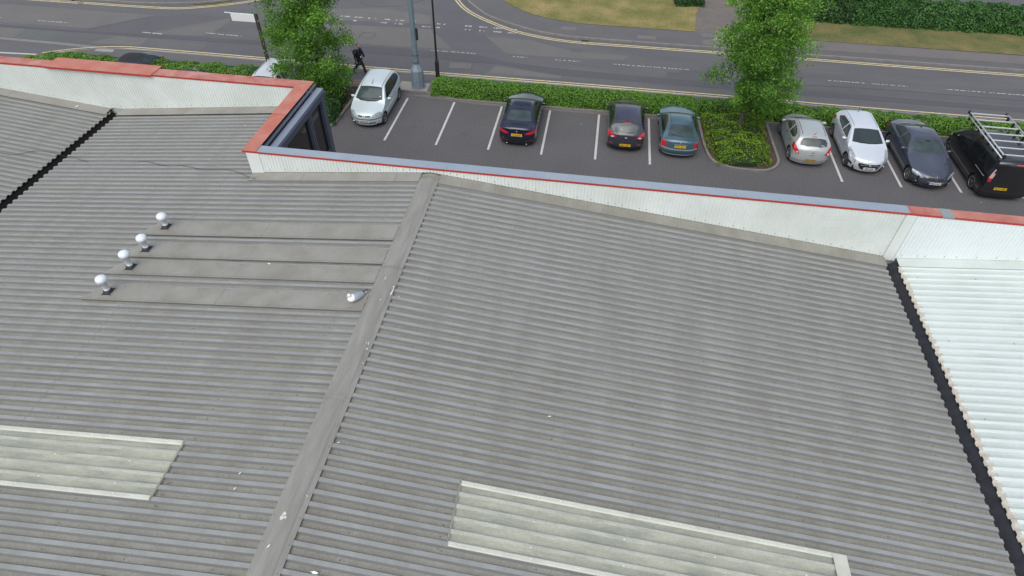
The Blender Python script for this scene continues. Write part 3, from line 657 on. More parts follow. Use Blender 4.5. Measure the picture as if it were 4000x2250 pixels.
def hedge(name, path, wd, h, mt, label, cat='hedge', dens=620, ls=.085, group=None, z0=.05, wav=.12, inner=M['leafdark'], tilt=0, tone=0):
    """hedge along a 2-D path; wd, h may be callables of arc fraction"""
    P = [Vector(p) for p in path]; seg = [(P[i + 1] - P[i]).length for i in range(len(P) - 1)]; L = sum(seg)
    W = wd if callable(wd) else (lambda t: wd); H = h if callable(h) else (lambda t: h)
    cum = np.concatenate([[0], np.cumsum(seg)])
    n = int(L * (2 * H(.5) + W(.5)) * dens)
    s = rng.uniform(0, L, n); idx = np.clip(np.searchsorted(cum, s, 'right') - 1, 0, len(seg) - 1)
    A = np.array([tuple(p) for p in P]); base = A[idx] + (A[idx + 1] - A[idx]) * ((s - cum[idx]) / np.array(seg)[idx])[:, None]
    tn = (A[idx + 1] - A[idx]) / np.array(seg)[idx][:, None]; sd = np.stack([-tn[:, 1], tn[:, 0]], 1)
    wv = np.array([W(t) for t in s / L]); hv = np.array([H(t) for t in s / L])
    ex = .55; aa = np.linspace(0, PI, 400); Wm, Hm = W(.5), H(.5)
    qx = np.sign(np.cos(aa)) * np.abs(np.cos(aa)) ** ex * Wm / 2; qz = np.abs(np.sin(aa)) ** ex * Hm
    ql = np.concatenate([[0], np.cumsum(np.hypot(np.diff(qx), np.diff(qz)))]); ang = np.interp(rng.uniform(0, ql[-1], n), ql, aa)
    cx = np.sign(np.cos(ang)) * np.abs(np.cos(ang)) ** ex * wv / 2; cz = np.abs(np.sin(ang)) ** ex * hv
    endf = np.minimum(1, np.minimum(s, L - s) / .35) ** .5
    cen = np.stack([base[:, 0] + sd[:, 0] * cx, base[:, 1] + sd[:, 1] * cx, z0 + cz * (.55 + .45 * endf)], 1)
    nr = np.stack([sd[:, 0] * np.cos(ang), sd[:, 1] * np.cos(ang), np.sin(ang)], 1)
    nz = vnoise(cen, 2.2, 3) + .6 * vnoise(cen, 5.5, 9)
    cen += nr * (nz * wav - np.abs(rng.normal(0, .055, n)))[:, None]
    cen[:, 2] = np.maximum(cen[:, 2], z0)
    tn_ = .42 + .28 * rng.normal(size=n) * .8 + .12 * nz + tone
    root = leaf_mesh(name, cen, ls * rng.uniform(.7, 1.4, n), tn_, mt, None, nr * 1.1, .25)
    tag(root, label, cat, group)
    # inner mass that blocks the view through
    mb = MB(); N = max(2, int(L / .4)); ring = 9
    vs = []; fs = []
    for i in range(N + 1):
        t = i / N; ss = min(t * L, L - 1e-4); k = int(np.clip(np.searchsorted(cum, ss, 'right') - 1, 0, len(seg) - 1)); p = P[k] + (P[k + 1] - P[k]) * ((ss - cum[k]) / seg[k])
        d = (P[k + 1] - P[k]).normalized(); q = Vector((-d.y, d.x)); ef = .4 if i in (0, N) else 1
        for j in range(ring):
            a = PI * j / (ring - 1); x = math.copysign(abs(math.cos(a)) ** ex, math.cos(a)) * (W(t) / 2 - .13) * ef; z = z0 + abs(math.sin(a)) ** ex * (H(t) - .14) * (.5 + .5 * ef)
            vs.append((p.x + q.x * x, p.y + q.y * x, z))
    for i in range(N):
        for j in range(ring - 1): fs.append((i * ring + j, i * ring + j + 1, (i + 1) * ring + j + 1, (i + 1) * ring + j))
    fs += [tuple(range(ring)), tuple(N * ring + j for j in range(ring))[::-1]]
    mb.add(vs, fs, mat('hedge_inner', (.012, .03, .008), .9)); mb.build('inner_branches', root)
    return root
hedge('hedge', [(-8.75, 31.2), (-7, 31.15), (-4, 31.15), (5.5, 31.2)], 1.0, .92, M['leafhedge'], 'clipped bright green hedge between the road and the empty parking bays', dens=700, wav=.06)
hedge('hedge', [(5.4, 31.35), (9, 31.4), (14, 31.4), (21, 31.4), (30, 31.45)], .85, .8, M['leafhedge'], 'low green hedge behind the tree bed and the cars on the right', dens=560)
hedge('hedge', [(-31.2, 30.35), (-26, 30.5), (-20, 30.55), (-17.2, 30.75)], 1.15, .95, M['leafhedge'], 'leafy green hedge behind the orange coping on the left', dens=560, wav=.16)
hedge('bush', [(-32.9, 30.6), (-31.7, 30.6)], .7, .5, M['leafyellow'], 'small bright bush at far left end of the hedge row', 'bush', dens=560)
hedge('hedge', [(16.6, 46.1), (22, 46.2), (28, 46.3), (45, 46.3)], 1.9, 1.55, M['leaffar'], 'wide dark green hedge at top right beyond the road', dens=230, ls=.14, wav=.16)
hedge('bush', [(5.0, 47.0), (7.0, 47.2)], 1.3, .9, M['leafdark'], 'dark rounded bush at the top edge beside the paved path', 'bush', dens=260, ls=.13)
hedge('shrub', [(-14.7, 30.6), (-13.9, 29.2), (-13.6, 27.8), (-13.6, 26.8)], lambda t: 1.7 - .5 * t, lambda t: 1.05 - .35 * t, M['leafdark'], 'dark green shrubs filling the bed beside the glazed wall', 'shrub', dens=520, ls=.09, wav=.2, tone=.1)
hedge('shrub', [(7.3, 30.8), (7.3, 29.4), (7.3, 28.0), (7.42, 26.38)], lambda t: 3.0 - .55 * t, lambda t: .62 - .14 * t, M['leafyellow'], 'low yellow green shrubs covering the kerbed tree island', 'shrub', dens=520, ls=.07, wav=.2, tone=-.05)
def tree(name, x, y, H, prof, mt, label, nclump=260, per=120, ls=.11, seed=1, trunk_r=.09, lean=(0, 0), z_low=.6, cat='tree', csize=.26, tone=0., group=None):
    """prof(z01) -> (dx, radius) of the crown"""
    global rng
    rs = np.random.default_rng(seed)
    root = empty(name, (x, y, 0)); tag(root, label, cat, group)
    mb = MB(); ax = lambda z: Vector((lean[0] * z, lean[1] * z, 0))
    tp = [Vector((math.sin(z * 1.3 + seed) * .04, math.cos(z * 1.7) * .04, z)) + ax(z) for z in np.linspace(0, H * .93, 12)]
    mb.tube(tp, [trunk_r * (1.25 - .25 * min(1, i)) * (1 - .9 * i / 11) + .008 for i in range(12)], M['bark'], 9)
    cl = []
    nb = 0
    while len(cl) < nclump:
        t = rs.uniform(0, 1) ** .92; z = z_low + (H - z_low) * t; dx, rad = prof(t)
        a = rs.uniform(0, 2 * PI); r = rad * rs.uniform(.12, 1) ** .6 * (.92 + .2 * math.sin(3 * a + z * 2.6 + seed) + .2 * math.sin(5 * a - z * 4.1))
        cl.append((dx + r * math.cos(a), r * math.sin(a), z - .18 * r))
    cl = np.array(cl)
    for i, c in enumerate(cl):
        if i % 3 == 0:
            z0 = max(.35, c[2] - .55 - .25 * math.hypot(c[0], c[1])); b = Vector((0, 0, z0)) + ax(z0)
            mid = b.lerp(Vector(c), .55) + Vector((0, 0, .12)); mb.tube([b, mid, Vector(c)], [.022, .013, .004], M['bark'], 5, False)
    mb.build('trunk', root)
    n = nclump * per; ci = rs.integers(0, nclump, n); sz = csize * rs.uniform(.6, 1.5, nclump)
    off = rs.normal(size=(n, 3)).clip(-1.7, 1.7) * sz[ci][:, None] * np.array([1, 1, .75]); cen = cl[ci] + off
    cen[:, 2] -= .25 * np.hypot(off[:, 0], off[:, 1])
    ct = rs.normal(0, .2, nclump)
    tn_ = .42 + ct[ci] + rs.normal(0, .2, n) + tone
    leaf_mesh('crown', cen, ls * rs.uniform(.65, 1.35, n), tn_, mt, root, None, .5, .62)
    return root
def p1(t):
    pts = [(0, -.1, .7), (.08, .1, 1.25), (.18, .05, 1.65), (.3, -.2, 1.95), (.45, -.35, 1.95), (.65, -.2, 1.65), (.85, -.1, 1.0), (1, 0, .25)]
    for i in range(len(pts) - 1):
        if t <= pts[i + 1][0]:
            k = (t - pts[i][0]) / (pts[i + 1][0] - pts[i][0]); return tuple(pts[i][j] + (pts[i + 1][j] - pts[i][j]) * k for j in (1, 2))
    return (0, .2)
def p2(t):
    pts = [(0, .9, .7), (.1, .6, 1.3), (.25, .3, 2.0), (.4, .15, 2.05), (.6, .05, 1.85), (.75, .0, 1.8), (.9, .1, 1.05), (1, 0, .3)]
    for i in range(len(pts) - 1):
        if t <= pts[i + 1][0]:
            k = (t - pts[i][0]) / (pts[i + 1][0] - pts[i][0]); return tuple(pts[i][j] + (pts[i + 1][j] - pts[i][j]) * k for j in (1, 2))
    return (0, .2)
tree('tree', -14.25, 29.4, 8.6, p1, M['leafbright'], 'young bright green tree behind the corner of the orange coping', 330, 170, .10, 3, .085, z_low=.35, csize=.22, tone=.08)
tree('tree', 7.4, 29.35, 8.9, p2, M['leafbright'], 'slender bright green tree rising from the kerbed island', 330, 170, .10, 8, .1, z_low=1.6, csize=.22, tone=.08)
def pf(t): return (0, 2.3 * math.sin(PI * min(1, .25 + .7 * t)) ** .7)
for i, (x, y, h) in enumerate([(12.6, 48.0, 5.5), (15.6, 47.6, 6.2), (18.6, 47.9, 5.4)]):
    tree('tree', x, y, h, pf, M['leafdark'], ['dark leafy tree behind the slender tree, leftmost at the far hedge', 'dark leafy tree, middle one overhanging the far verge', 'dark leafy tree merging into the far hedge, rightmost of its row'][i], 150, 130, .17, 20 + i, .14, z_low=.5, csize=.42, group='dark trees beyond the road')
hedge('bush', [(11.6, 46.2), (17.2, 46.1)], 1.7, 1.5, M['leafdark'], 'dark shady undergrowth below the dark trees beyond the road', 'bush', dens=230, ls=.14, wav=.2)
# leaf litter
def litter(x0, x1, y0, y1, n, z, label, parent=None):
    cen = np.stack([rng.uniform(x0, x1, n), y0 + (y1 - y0) * np.abs(rng.normal(0, .5, n)).clip(0, 1), np.full(n, z)], 1)
    o = leaf_mesh('leaf_litter', cen, .06 * rng.uniform(.5, 1.4, n), rng.uniform(0, 1, n), M['litter'], parent, np.tile([0, 0, 4.], (n, 1)), 2)
    o['kind'] = 'stuff'; o['label'] = label; return o
litter(-1.2, 3.2, 30.72, 30.25, 260, .02, 'dry brown leaves scattered along the hedge kerb')
litter(-13.4, -12.95, 26.8, 30.5, 260, .085, 'dry leaves in the bed beside the glazed wall'); litter(5.8, 6.3, 26.5, 31, 120, .085, 'dry leaves on the left border of the tree island'); litter(8.5, 9.0, 26.9, 31, 160, .085, 'dry leaves on the right border of the tree island')

# ------------------------------------------------------------ cars
def paint(name, col, metal=.5, rough=.32): return mat('paint_' + name, col, rough, metal * .4, coat=.9)
M['carglass'] = mat('car_glass', (.028, .042, .044), .05, spec=.5)
M['carglasslight'] = mat('car_glass_light', (.055, .078, .08), .06, spec=.45, noise=.9, nscale=2.5, col2=(.028, .042, .042))
M['sideglass'] = mat('car_side_glass', (.012, .018, .015), .05, spec=.6)
M['trim'] = mat('black_trim', (.018, .018, .02), .5)
M['tyre'] = mat('tyre', (.022, .022, .023), .8)
M['rim'] = mat('alloy_rim', (.45, .46, .48), .3, .8)
M['lens'] = mat('headlight_lens', (.50, .53, .55), .12, .3, spec=.8, noise=.8, nscale=9, col2=(.12, .13, .14))
M['tail'] = mat('tail_lens', (.50, .012, .022), .15, spec=.7, coat=.6)
M['taillight'] = mat('tail_lens_clear', (.55, .38, .36), .2)
M['chrome'] = mat('chrome', (.6, .61, .62), .15, .9)
M['platey'] = mat('yellow_plate', (.75, .47, .02), .4)
M['plateyd'] = mat('dull_yellow_plate', (.45, .25, .035), .5)
M['platew'] = mat('white_plate', (.62, .63, .62), .4)
M['ink'] = mat('plate_ink', (.015, .015, .015), .5)
M['euroblue'] = mat('plate_blue', (.03, .12, .5), .4)
M['paper'] = mat('paper_white', (.7, .72, .72), .6)
M['liner'] = mat('arch_liner', (.008, .008, .008), .9)
def interp(pts, s):
    if s <= pts[0][0]: return pts[0][1]
    for i in range(len(pts) - 1):
        if s <= pts[i + 1][0]:
            (a, za), (b, zb) = pts[i], pts[i + 1]
            return za + (zb - za) * (s - a) / (b - a) if b > a else zb
    return pts[-1][1]
def text_mesh(txt, size, mt):
    cu = bpy.data.curves.new('t', 'FONT'); cu.body = txt; cu.size = size; cu.align_x = 'CENTER'; cu.align_y = 'CENTER'; cu.extrude = .001; cu.offset = .0022
    o = bpy.data.objects.new('t', cu); C.objects.link(o); dg = bpy.context.evaluated_depsgraph_get(); dg.update()
    me = bpy.data.meshes.new_from_object(o.evaluated_get(dg)); bpy.data.objects.remove(o); me.materials.clear(); me.materials.append(mt); return me
def inpoly(x, y, P):
    c = False; n = len(P); j = n - 1
    for i in range(n):
        if (P[i][1] > y) != (P[j][1] > y) and x < (P[j][0] - P[i][0]) * (y - P[i][1]) / (P[j][1] - P[i][1]) + P[i][0]: c = not c
        j = i
    return c
def build_car(name, x, y_near, facing, sp, label, group='cars parked in the bays'):
    """facing -1: nose towards the building, +1: nose towards the hedge. y_near: bumper nearest the building"""
    L, W, H = sp['L'], sp['W'], sp['H']; prof = sp['prof']; belt = sp['belt']; zb = sp.get('zb', .2); Wr = sp['Wr']
    root = empty(name, (x, y_near + L / 2, 0), 0 if facing > 0 else PI); root.rotation_euler.z += sp.get('rot', 0)
    tag(root, label, sp.get('cat', 'car'), group)
    # resample profile, rounding its corners
    P = [Vector(p) for p in prof]
    for _ in range(2):
        Q = [P[0]]
        for i in range(len(P) - 1):
            Q += [P[i].lerp(P[i + 1], .22), P[i].lerp(P[i + 1], .78)]
        P = Q + [P[-1]]
    ln = [0]
    for i in range(len(P) - 1): ln.append(ln[-1] + (P[i + 1] - P[i]).length)
    NU, NB, NC = sp.get('NU', 76), 22, 18
    st = []
    for i in range(NU + 1):
        t = ln[-1] * i / NU; k = min(range(len(ln) - 1), key=lambda j: 0 if ln[j] <= t <= ln[j + 1] else min(abs(ln[j] - t), abs(ln[j + 1] - t)) + 1)
        p = P[k].lerp(P[k + 1], min(1, max(0, (t - ln[k]) / max(1e-6, ln[k + 1] - ln[k])))); st.append((p.x, p.y))
    rf, rr_ = sp.get('rf', .22), sp.get('rr', .2)       # plan rounding at nose and tail
    zmax = max(s[1] for s in st)
    def width(s, z):
        w0 = W / 2 * (1 - .09 * max(0, (1.1 - s) / 1.1) ** 1.6 - .045 * max(0, (s - (L - .9)) / .9) ** 2)
        if z < .5: w0 *= 1 - .05 * ((.5 - z) / .3) ** 2
        bl = belt(s) if callable(belt) else belt
        if z > bl: 
            t = (z - bl) / (zmax - .04 - bl); w0 = w0 * .985 + (Wr - w0 * .985) * min(1.05, t) ** 1.15
        elif z > bl - .12: w0 *= 1 - .015 * ((z - bl + .12) / .12)
        return w0
    def warp(s, zt, b, c):
        crown = sp.get('crown', .05)
        hb = max(0, min(1, (zt - belt_at(s) - .05) / .2)); zedge = zt - crown * (2.1 - 1.1 * hb)
        zz = zb + (zedge - zb) * c if c < 1 else zedge + (zt - zedge) * (1 - abs(b) ** (2.2 + .5 * hb))
        if c < 1: zz = zb + (zedge - zb) * c
        w_ = width(s, zz if c < 1 else zedge); yy = b * w_
        # nose / tail rounding
        k = max(0, 1 - s / .9); q = max(0, 1 - (L - s) / .8)
        ds = rf * 1.5 * abs(b) ** 2.6 * k ** 1.6 - rr_ * abs(b) ** 3 * q ** 2
        ds += k ** 3 * sp.get('under', .06) * max(0, (.42 - zz) / .2) - q ** 3 * .07 * max(0, (.42 - zz) / .2)
        return Vector((yy, L / 2 - s - ds, zz))
    def belt_at(s): return belt(s) if callable(belt) else belt
    bm = bmesh.new(); grid = {}
    def V(i, j, k):
        key = (i, j, k)
        if key not in grid:
            s, zt = st[i]; b = -1 + 2 * j / NB; b = math.copysign(abs(b) ** .85, b); grid[key] = bm.verts.new(warp(s, zt, b, k / NC))
        return grid[key]
    ft = bm.faces.layers.int.new('ft')     # 1 top 2 side 3 front 4 rear
    def F(vs, t):
        try: f = bm.faces.new(vs); f[ft] = t; f.smooth = True
        except ValueError: pass
    for i in range(NU):
        for j in range(NB): F((V(i, j, NC), V(i, j + 1, NC), V(i + 1, j + 1, NC), V(i + 1, j, NC)), 1)
        for k in range(NC):
            F((V(i, 0, k), V(i, 0, k + 1), V(i + 1, 0, k + 1), V(i + 1, 0, k)), 2); F((V(i, NB, k), V(i + 1, NB, k), V(i + 1, NB, k + 1), V(i, NB, k + 1)), 2)
    for j in range(NB):
        for k in range(NC):
            F((V(0, j, k), V(0, j + 1, k), V(0, j + 1, k + 1), V(0, j, k + 1)), 3); F((V(NU, j, k), V(NU, j, k + 1), V(NU, j + 1, k + 1), V(NU, j + 1, k)), 4)
    bmesh.ops.recalc_face_normals(bm, faces=bm.faces)
    pid = bm.faces.layers.int.new('pid')
    names = ['body']; mats_ = [sp['paint']]
    def region(nm, mt, poly, axes, filt, sym=False, seam=0):
        """axes 'sz' (side), 'yz' (from behind/in front), 'ys' (from above). s measured from the nose"""
        for sg in ((1, -1) if sym else (0,)):
            if sg == 0 and axes != 'sz': pp = poly
            elif axes == 'sz': pp = [(L / 2 - a, b) for a, b in poly]
            else: pp = poly
            if axes == 'ys': pp = [(a, L / 2 - b) for a, b in pp]
            if sg and axes != 'sz': pp = [(a * sg, b) for a, b in pp]
            def ok(f):
                c = f.calc_center_median()
                return filt(f[ft], L / 2 - c.y, c.z, c) and (axes != 'sz' or sg == 0 or c.x * sg > 0)
            fs = [f for f in bm.faces if f[pid] == 0 and ok(f)]
            u0, u1 = min(a for a, b in pp) - .12, max(a for a, b in pp) + .12; v0, v1 = min(b for a, b in pp) - .12, max(b for a, b in pp) + .12
            def uv(c): return (c.y, c.z) if axes == 'sz' else ((c.x, c.z) if axes == 'yz' else (c.x, c.y))
            n = len(pp)
            for i in range(n):
                (a, b), (c, d) = pp[i], pp[(i + 1) % n]
                fs = [f for f in fs if f.is_valid and u0 < uv(f.calc_center_median())[0] < u1 and v0 < uv(f.calc_center_median())[1] < v1]
                if not fs: break
                no = {'sz': Vector((0, d - b, -(c - a))), 'yz': Vector((d - b, 0, -(c - a))), 'ys': Vector((d - b, -(c - a), 0))}[axes]
                if no.length < 1e-6: continue
                co = {'sz': Vector((0, a, b)), 'yz': Vector((a, 0, b)), 'ys': Vector((a, b, 0))}[axes]
                fset = set(fs); es = {e for f in fs for e in f.edges}; vs = {v for f in fs for v in f.verts}
                r = bmesh.ops.bisect_plane(bm, geom=list(fset) + list(es) + list(vs), plane_co=co, plane_no=no.normalized(), dist=1e-4)
                fs = [g for g in r['geom'] if isinstance(g, bmesh.types.BMFace)]
            names.append(nm); mats_.append(mt); k = len(names) - 1
            for f in fs:
                if f.is_valid and f[pid] == 0:
                    cc = f.calc_center_median()
                    if inpoly(*uv(cc), pp): f[pid] = k
    # wheel arches
    R_ = sp.get('wr', .315); arches = []
    for ws in sp['wheels']:
        region('arch', M['liner'], [(ws + (R_ + .045) * math.cos(t), max(.05, R_ + (R_ + .045) * math.sin(t))) for t in np.linspace(-.35, PI + .35, 13)], 'sz', lambda t, s, z, c: t == 2, True); arches += [len(names) - 1, len(names) - 2]
    for r in sp['regions']: region(*r)
    me_faces = {}
    for f in bm.faces: me_faces.setdefault(f[pid], []).append(f)
    for k, fs in me_faces.items():
        if k in arches: continue
        idx = {}; vs = []; fl = []
        for f in fs:
            q = []
            for v in f.verts:
                if v.index < 0 or v not in idx: idx[v] = len(vs); vs.append(v.co.copy())
                q.append(idx[v])
            fl.append(q)
        me = bpy.data.meshes.new(names[k]); me.from_pydata(vs, [], fl); me.materials.append(mats_[k]); me.update()
        b2 = bmesh.new(); b2.from_mesh(me)
        for f in b2.faces: f.smooth = True
        for e in b2.edges:
            if len(e.link_faces) == 2 and e.calc_face_angle(0) > R(38): e.smooth = False
        if names[k] in ('door', 'bonnet', 'boot_lid', 'rear_door'):
            r = bmesh.ops.inset_region(b2, faces=b2.faces, thickness=.009, use_even_offset=True)
            me.materials.append(M['trim'])
            for f in r['faces']: f.material_index = 1
        if 'window' in names[k] or names[k] == 'windscreen':
            r = bmesh.ops.inset_region(b2, faces=b2.faces, thickness=.012, depth=-.006, use_even_offset=True)
            me.materials.append(M['trim'])
            for f in r['faces']: f.material_index = 1
        b2.to_mesh(me); b2.free()
        link(names[k], me, root)
    bm.free()
    # underbody
    mb = MB(); wt = W / 2 - .24
    mb.box((-wt, -L / 2 + .25, .17), (wt, L / 2 - .25, .62), M['liner'])
    ys = sorted([L / 2 - ws for ws in sp['wheels']])
    for a, b, q in ((-L / 2 + .28, ys[0] - R_ - .05, .16), (ys[0] + R_ + .05, ys[1] - R_ - .05, .07), (ys[1] + R_ + .05, L / 2 - .5, .26)):
        if b > a: mb.box((-W / 2 + q, a, .19), (W / 2 - q, b, .45), M['liner'])
    mb.build('underbody', root)
    # wheels
    for ws in sp['wheels']:
        for sg in (1, -1):
            wx = sg * (W / 2 - .025); wy = L / 2 - ws
            Tm = Matrix.Translation((wx, wy, R_)) @ Matrix.Rotation(sg * PI / 2, 4, 'Y')
            T = lambda p: Tm @ p
            mb = MB(); tw = sp.get('tw', .2)
            mb.lathe([(R_ * .66, -.02), (R_ * .70, -.004), (R_ * .93, -.002), (R_, -.03), (R_, -tw + .03), (R_ * .9, -tw), (R_ * .3, -tw)], M['tyre'], n=28, T=T)
            wh = mb.build('wheel', root)
            mb = MB(); mb.lathe([(R_ * .68, -.012), (R_ * .64, -.012), (R_ * .60, -.06), (0.0, -.07)], M['dark'], n=24, T=T)
            mb.lathe([(R_ * .685, -.012), (R_ * .685, -.004), (R_ * .62, -.004), (R_ * .61, -.02)], sp.get('rim', M['rim']), n=24, T=T)
            ns = sp.get('spokes', 5)
            for q in range(ns):
                a = 2 * PI * q / ns + .3; ca, sa = math.cos(a), math.sin(a)
                vs = [T(Vector((r * ca - w_ * sa, r * sa + w_ * ca, z))) for r, w_, z in ((.02, .035, -.022), (.02, -.035, -.022), (R_ * .64, -.026, -.014), (R_ * .64, .026, -.014))]
                mb.add(vs, [(0, 1, 2, 3), (3, 2, 1, 0)], sp.get('rim', M['rim']))
            mb.lathe([(.05, -.02), (.04, -.012), (0, -.01)], sp.get('rim', M['rim']), n=12, T=T)
            mb.build('rim', wh)
    # mirrors
    ms, mz = sp['mirror']
    for sg in (1, -1):
        mb = MB(); n = 12; rings = []
        for k, (t, r) in enumerate([(-1, .2), (-.8, .75), (-.3, 1), (.3, 1), (.8, .8), (1, .3)]):
            for q in range(n):
                a = 2 * PI * q / n; rings.append((sg * (W / 2 + .095 + .105 * t), L / 2 - ms + .055 * r * math.cos(a) + .02 * t * -1, mz + .07 * r * math.sin(a)))
        mb.add(rings, [(i * n + q, i * n + (q + 1) % n, (i + 1) * n + (q + 1) % n, (i + 1) * n + q) for i in range(5) for q in range(n)] + [tuple(range(n)), tuple(5 * n + q for q in range(n))], sp.get('mirrorm', sp['paint']), True)
        mb.box((sg * (W / 2 - .06) if sg > 0 else -W / 2 - .02, L / 2 - ms - .02, mz - .06), (W / 2 + .02 if sg > 0 else -(W / 2 - .06), L / 2 - ms + .03, mz - .025), M['trim'])
        mb.build('wing_mirror', root)
    # handles
    for hs in sp.get('handles', ()):
        hz = belt_at(hs) - .10
        for sg in (1, -1):
            wx = width(hs, hz); mb = MB(); mb.box((sg * wx - .012, L / 2 - hs - .085, hz - .014), (sg * wx + .022, L / 2 - hs + .085, hz + .016), sp.get('handlem', sp['paint'])); mb.build('door_handle', root)
    # plates
    def plate(end, z, txt, mt, tilt=0, blue=False, off=0.0, xo=0):
        yy = (L / 2 + .012 + off) if end == 'front' else (-L / 2 - .012 - off)
        mb = MB(); mb.box((-.26 + xo, -.006, -.056), (.26 + xo, .006, .056), mt); 
        if blue: mb.box((-.26, -.0075, -.056), (-.215, .0075, .056), M['euroblue'])
        p = mb.build('number_plate', root); p.location = (0, yy, z); 
        if end == 'front': p.rotation_euler = (-tilt, 0, PI)
        else: p.rotation_euler = (-tilt, 0, 0)
        tx = text_mesh(txt, .105, M['ink']); t = link('plate_lettering', tx, p); t.location = (.02 if blue else xo, -.0085, 0); t.rotation_euler = (PI / 2, 0, 0)
        t.scale = (.93, 1, 1)
    for a in sp.get('plates', ()): plate(*a)
    for fn in sp.get('extras', ()): fn(root, sp, L, W, warp, st)
    return root
def top_z(sp, s): return interp(sp['prof'], s)
def antenna(s, ln, tilt, x=0):
    def f(root, sp, L, W, warp, st):
        z = top_z(sp, s) - .015; mb = MB(); mb.tube([(x, L / 2 - s, z), (x, L / 2 - s - ln * math.sin(tilt), z + ln * math.cos(tilt))], [.011, .006], M['trim'], 6); mb.lathe([(.03, 0), (.022, .03), (0, .04)], M['trim'], (x, L / 2 - s, z), 10); mb.build('antenna', root)
    return f
def fin(s):
    def f(root, sp, L, W, warp, st):
        z = top_z(sp, s) - .01; y = L / 2 - s; mb = MB(); mb.add([(-.02, y + .09, z), (.02, y + .09, z), (.02, y - .06, z), (-.02, y - .06, z), (0, y - .05, z + .07), (0, y - .02, z + .065)], [(0, 1, 5), (1, 2, 4, 5), (2, 3, 4), (3, 0, 5, 4)], M['trim']); mb.build('antenna', root)
    return f
def blob(nm, mt, cx, cy, cz, rx, ry, rz):
    def f(root, sp, L, W, warp, st):
        mb = MB(); n = 16
        mb.lathe([(0, -1), (.6, -.8), (1, 0), (.6, .8), (0, 1)], mt, n=n, T=lambda p: Vector((cx + p.x * rx, (L / 2 - cy if cy < L / 2 else L / 2 - cy) + p.z * ry, cz + p.y * rz))); mb.build(nm, root)
    return f
def boxp(nm, mt, a, b):
    def f(root, sp, L, W, warp, st):
        mb = MB(); (x0, s0, z0), (x1, s1, z1) = a, b; mb.box((x0, L / 2 - s1, z0), (x1, L / 2 - s0, z1), mt); mb.build(nm, root, .006)
    return f
def wiper(pts, nm='wiper'):
    def f(root, sp, L, W, warp, st):
        mb = MB(); mb.tube([(x, L / 2 - s, top_z(sp, s) + .01 - .03 * abs(x)) for x, s in pts], .011, M['trim'], 5); mb.build(nm, root)
    return f
T1 = lambda t, s, z, c: t == 1
T2 = lambda t, s, z, c: t == 2
FR = lambda t, s, z, c: s < 1.0
def REAR(L, d=.75): return lambda t, s, z, c: s > L - d
def side_set(win, doors, paintm, glass=None):
    out = [('side_window', glass or M['sideglass'], w_, 'sz', T2, True) for w_ in win]
    out += [('door', paintm, d, 'sz', T2, True) for d in doors]
    return out
def glass_top(nm, s0, s1, w0, w1, L, mt, bow=.0, filt=T1):
    """trapezoid from above, corners rounded"""
    pts = [(-w0, s0 + bow), (-w0 * .5, s0 + bow * .25), (0, s0), (w0 * .5, s0 + bow * .25), (w0, s0 + bow), (w1, s1 + .0), (w1 * .5, s1), (-w1 * .5, s1), (-w1, s1)]
    return (nm, mt, pts, 'ys', filt)

# ---- silver-blue people carrier
pt = paint('ice_silver', (.56, .64, .66), .45)
mpv = dict(L=4.15, W=1.72, H=1.62, Wr=.60, belt=lambda s: .96 + .05 * max(0, s - 2) / 2, paint=pt, crown=.06, wheels=(.78, 3.36), wr=.31, rf=.28, rr=.22,
    prof=[(0, .55), (.02, .68), (.12, .78), (.35, .88), (.85, 1.02), (1.0, 1.07), (1.75, 1.55), (2.1, 1.61), (2.6, 1.63), (3.4, 1.59), (3.75, 1.5), (4.0, 1.12), (4.1, .95), (4.15, .75)],
    regions=[glass_top('windscreen', 1.0, 1.7, .70, .56, 4.15, M['carglasslight'], .12), 
      ('cowl_panel', M['trim'], [(-.68, 1.14), (-.4, .98), (0, .93), (.4, .98), (.68, 1.14), (0, 1.02)], 'ys', T1),
      ('roof_trim', M['trim'], [(.535, 1.72), (.56, 1.72), (.56, 3.55), (.535, 3.55)], 'ys', T1, True),
      ('headlight', M['lens'], [(.36, .64), (.80, .60), (.82, .76), (.62, .80), (.42, .72)], 'yz', FR, True),
      ('grille', M['dark'], [(.06, .66), (.34, .66), (.31, .72), (.07, .72)], 'yz', FR, True),
      ('bumper_strip', mat('bumper_grey', (.10, .12, .125), .5), [(-.9, .50), (.9, .50), (.9, .56), (-.9, .56)], 'yz', lambda t, s, z, c: s < .5),
      ('lower_grille', M['dark'], [(-.5, .30), (.5, .30), (.55, .36), (-.55, .36)], 'yz', FR),
      ] + side_set([[(1.35, 1.03), (2.15, 1.01), (3.1, 1.04), (3.62, 1.12), (3.72, 1.26), (3.5, 1.42), (3.2, 1.48), (2.3, 1.51), (1.95, 1.49), (1.7, 1.36)]], [[(1.2, .28), (2.28, .28), (2.28, .93), (1.2, .93)], [(2.32, .28), (3.0, .28), (3.3, .62), (3.3, .95), (2.32, .93)]], pt),
    mirror=(1.42, 1.04), handles=(2.1, 3.1), plates=[('front', .43, 'AJ 963 MF', M['platew'], .0, False, .0)],
    extras=[antenna(1.85, .35, 1.1), wiper([(-.1, 1.08), (-.62, 1.14)]), wiper([(.55, 1.06), (.0, 1.1)]), boxp('screen_sticker', M['paper'], (-.60, 1.18, 1.205), (-.53, 1.26, 1.215)), blob('fog_light', M['lens'], .60, .17, .34, .07, .03, .05), blob('fog_light', M['lens'], -.60, .17, .34, .07, .03, .05), blob('badge', M['chrome'], 0, .06, .70, .035, .04, .045)])
build_car('people_carrier', -11.2, 26.82, -1, mpv, 'pale silver blue people carrier parked nose out beside the left planting bed')

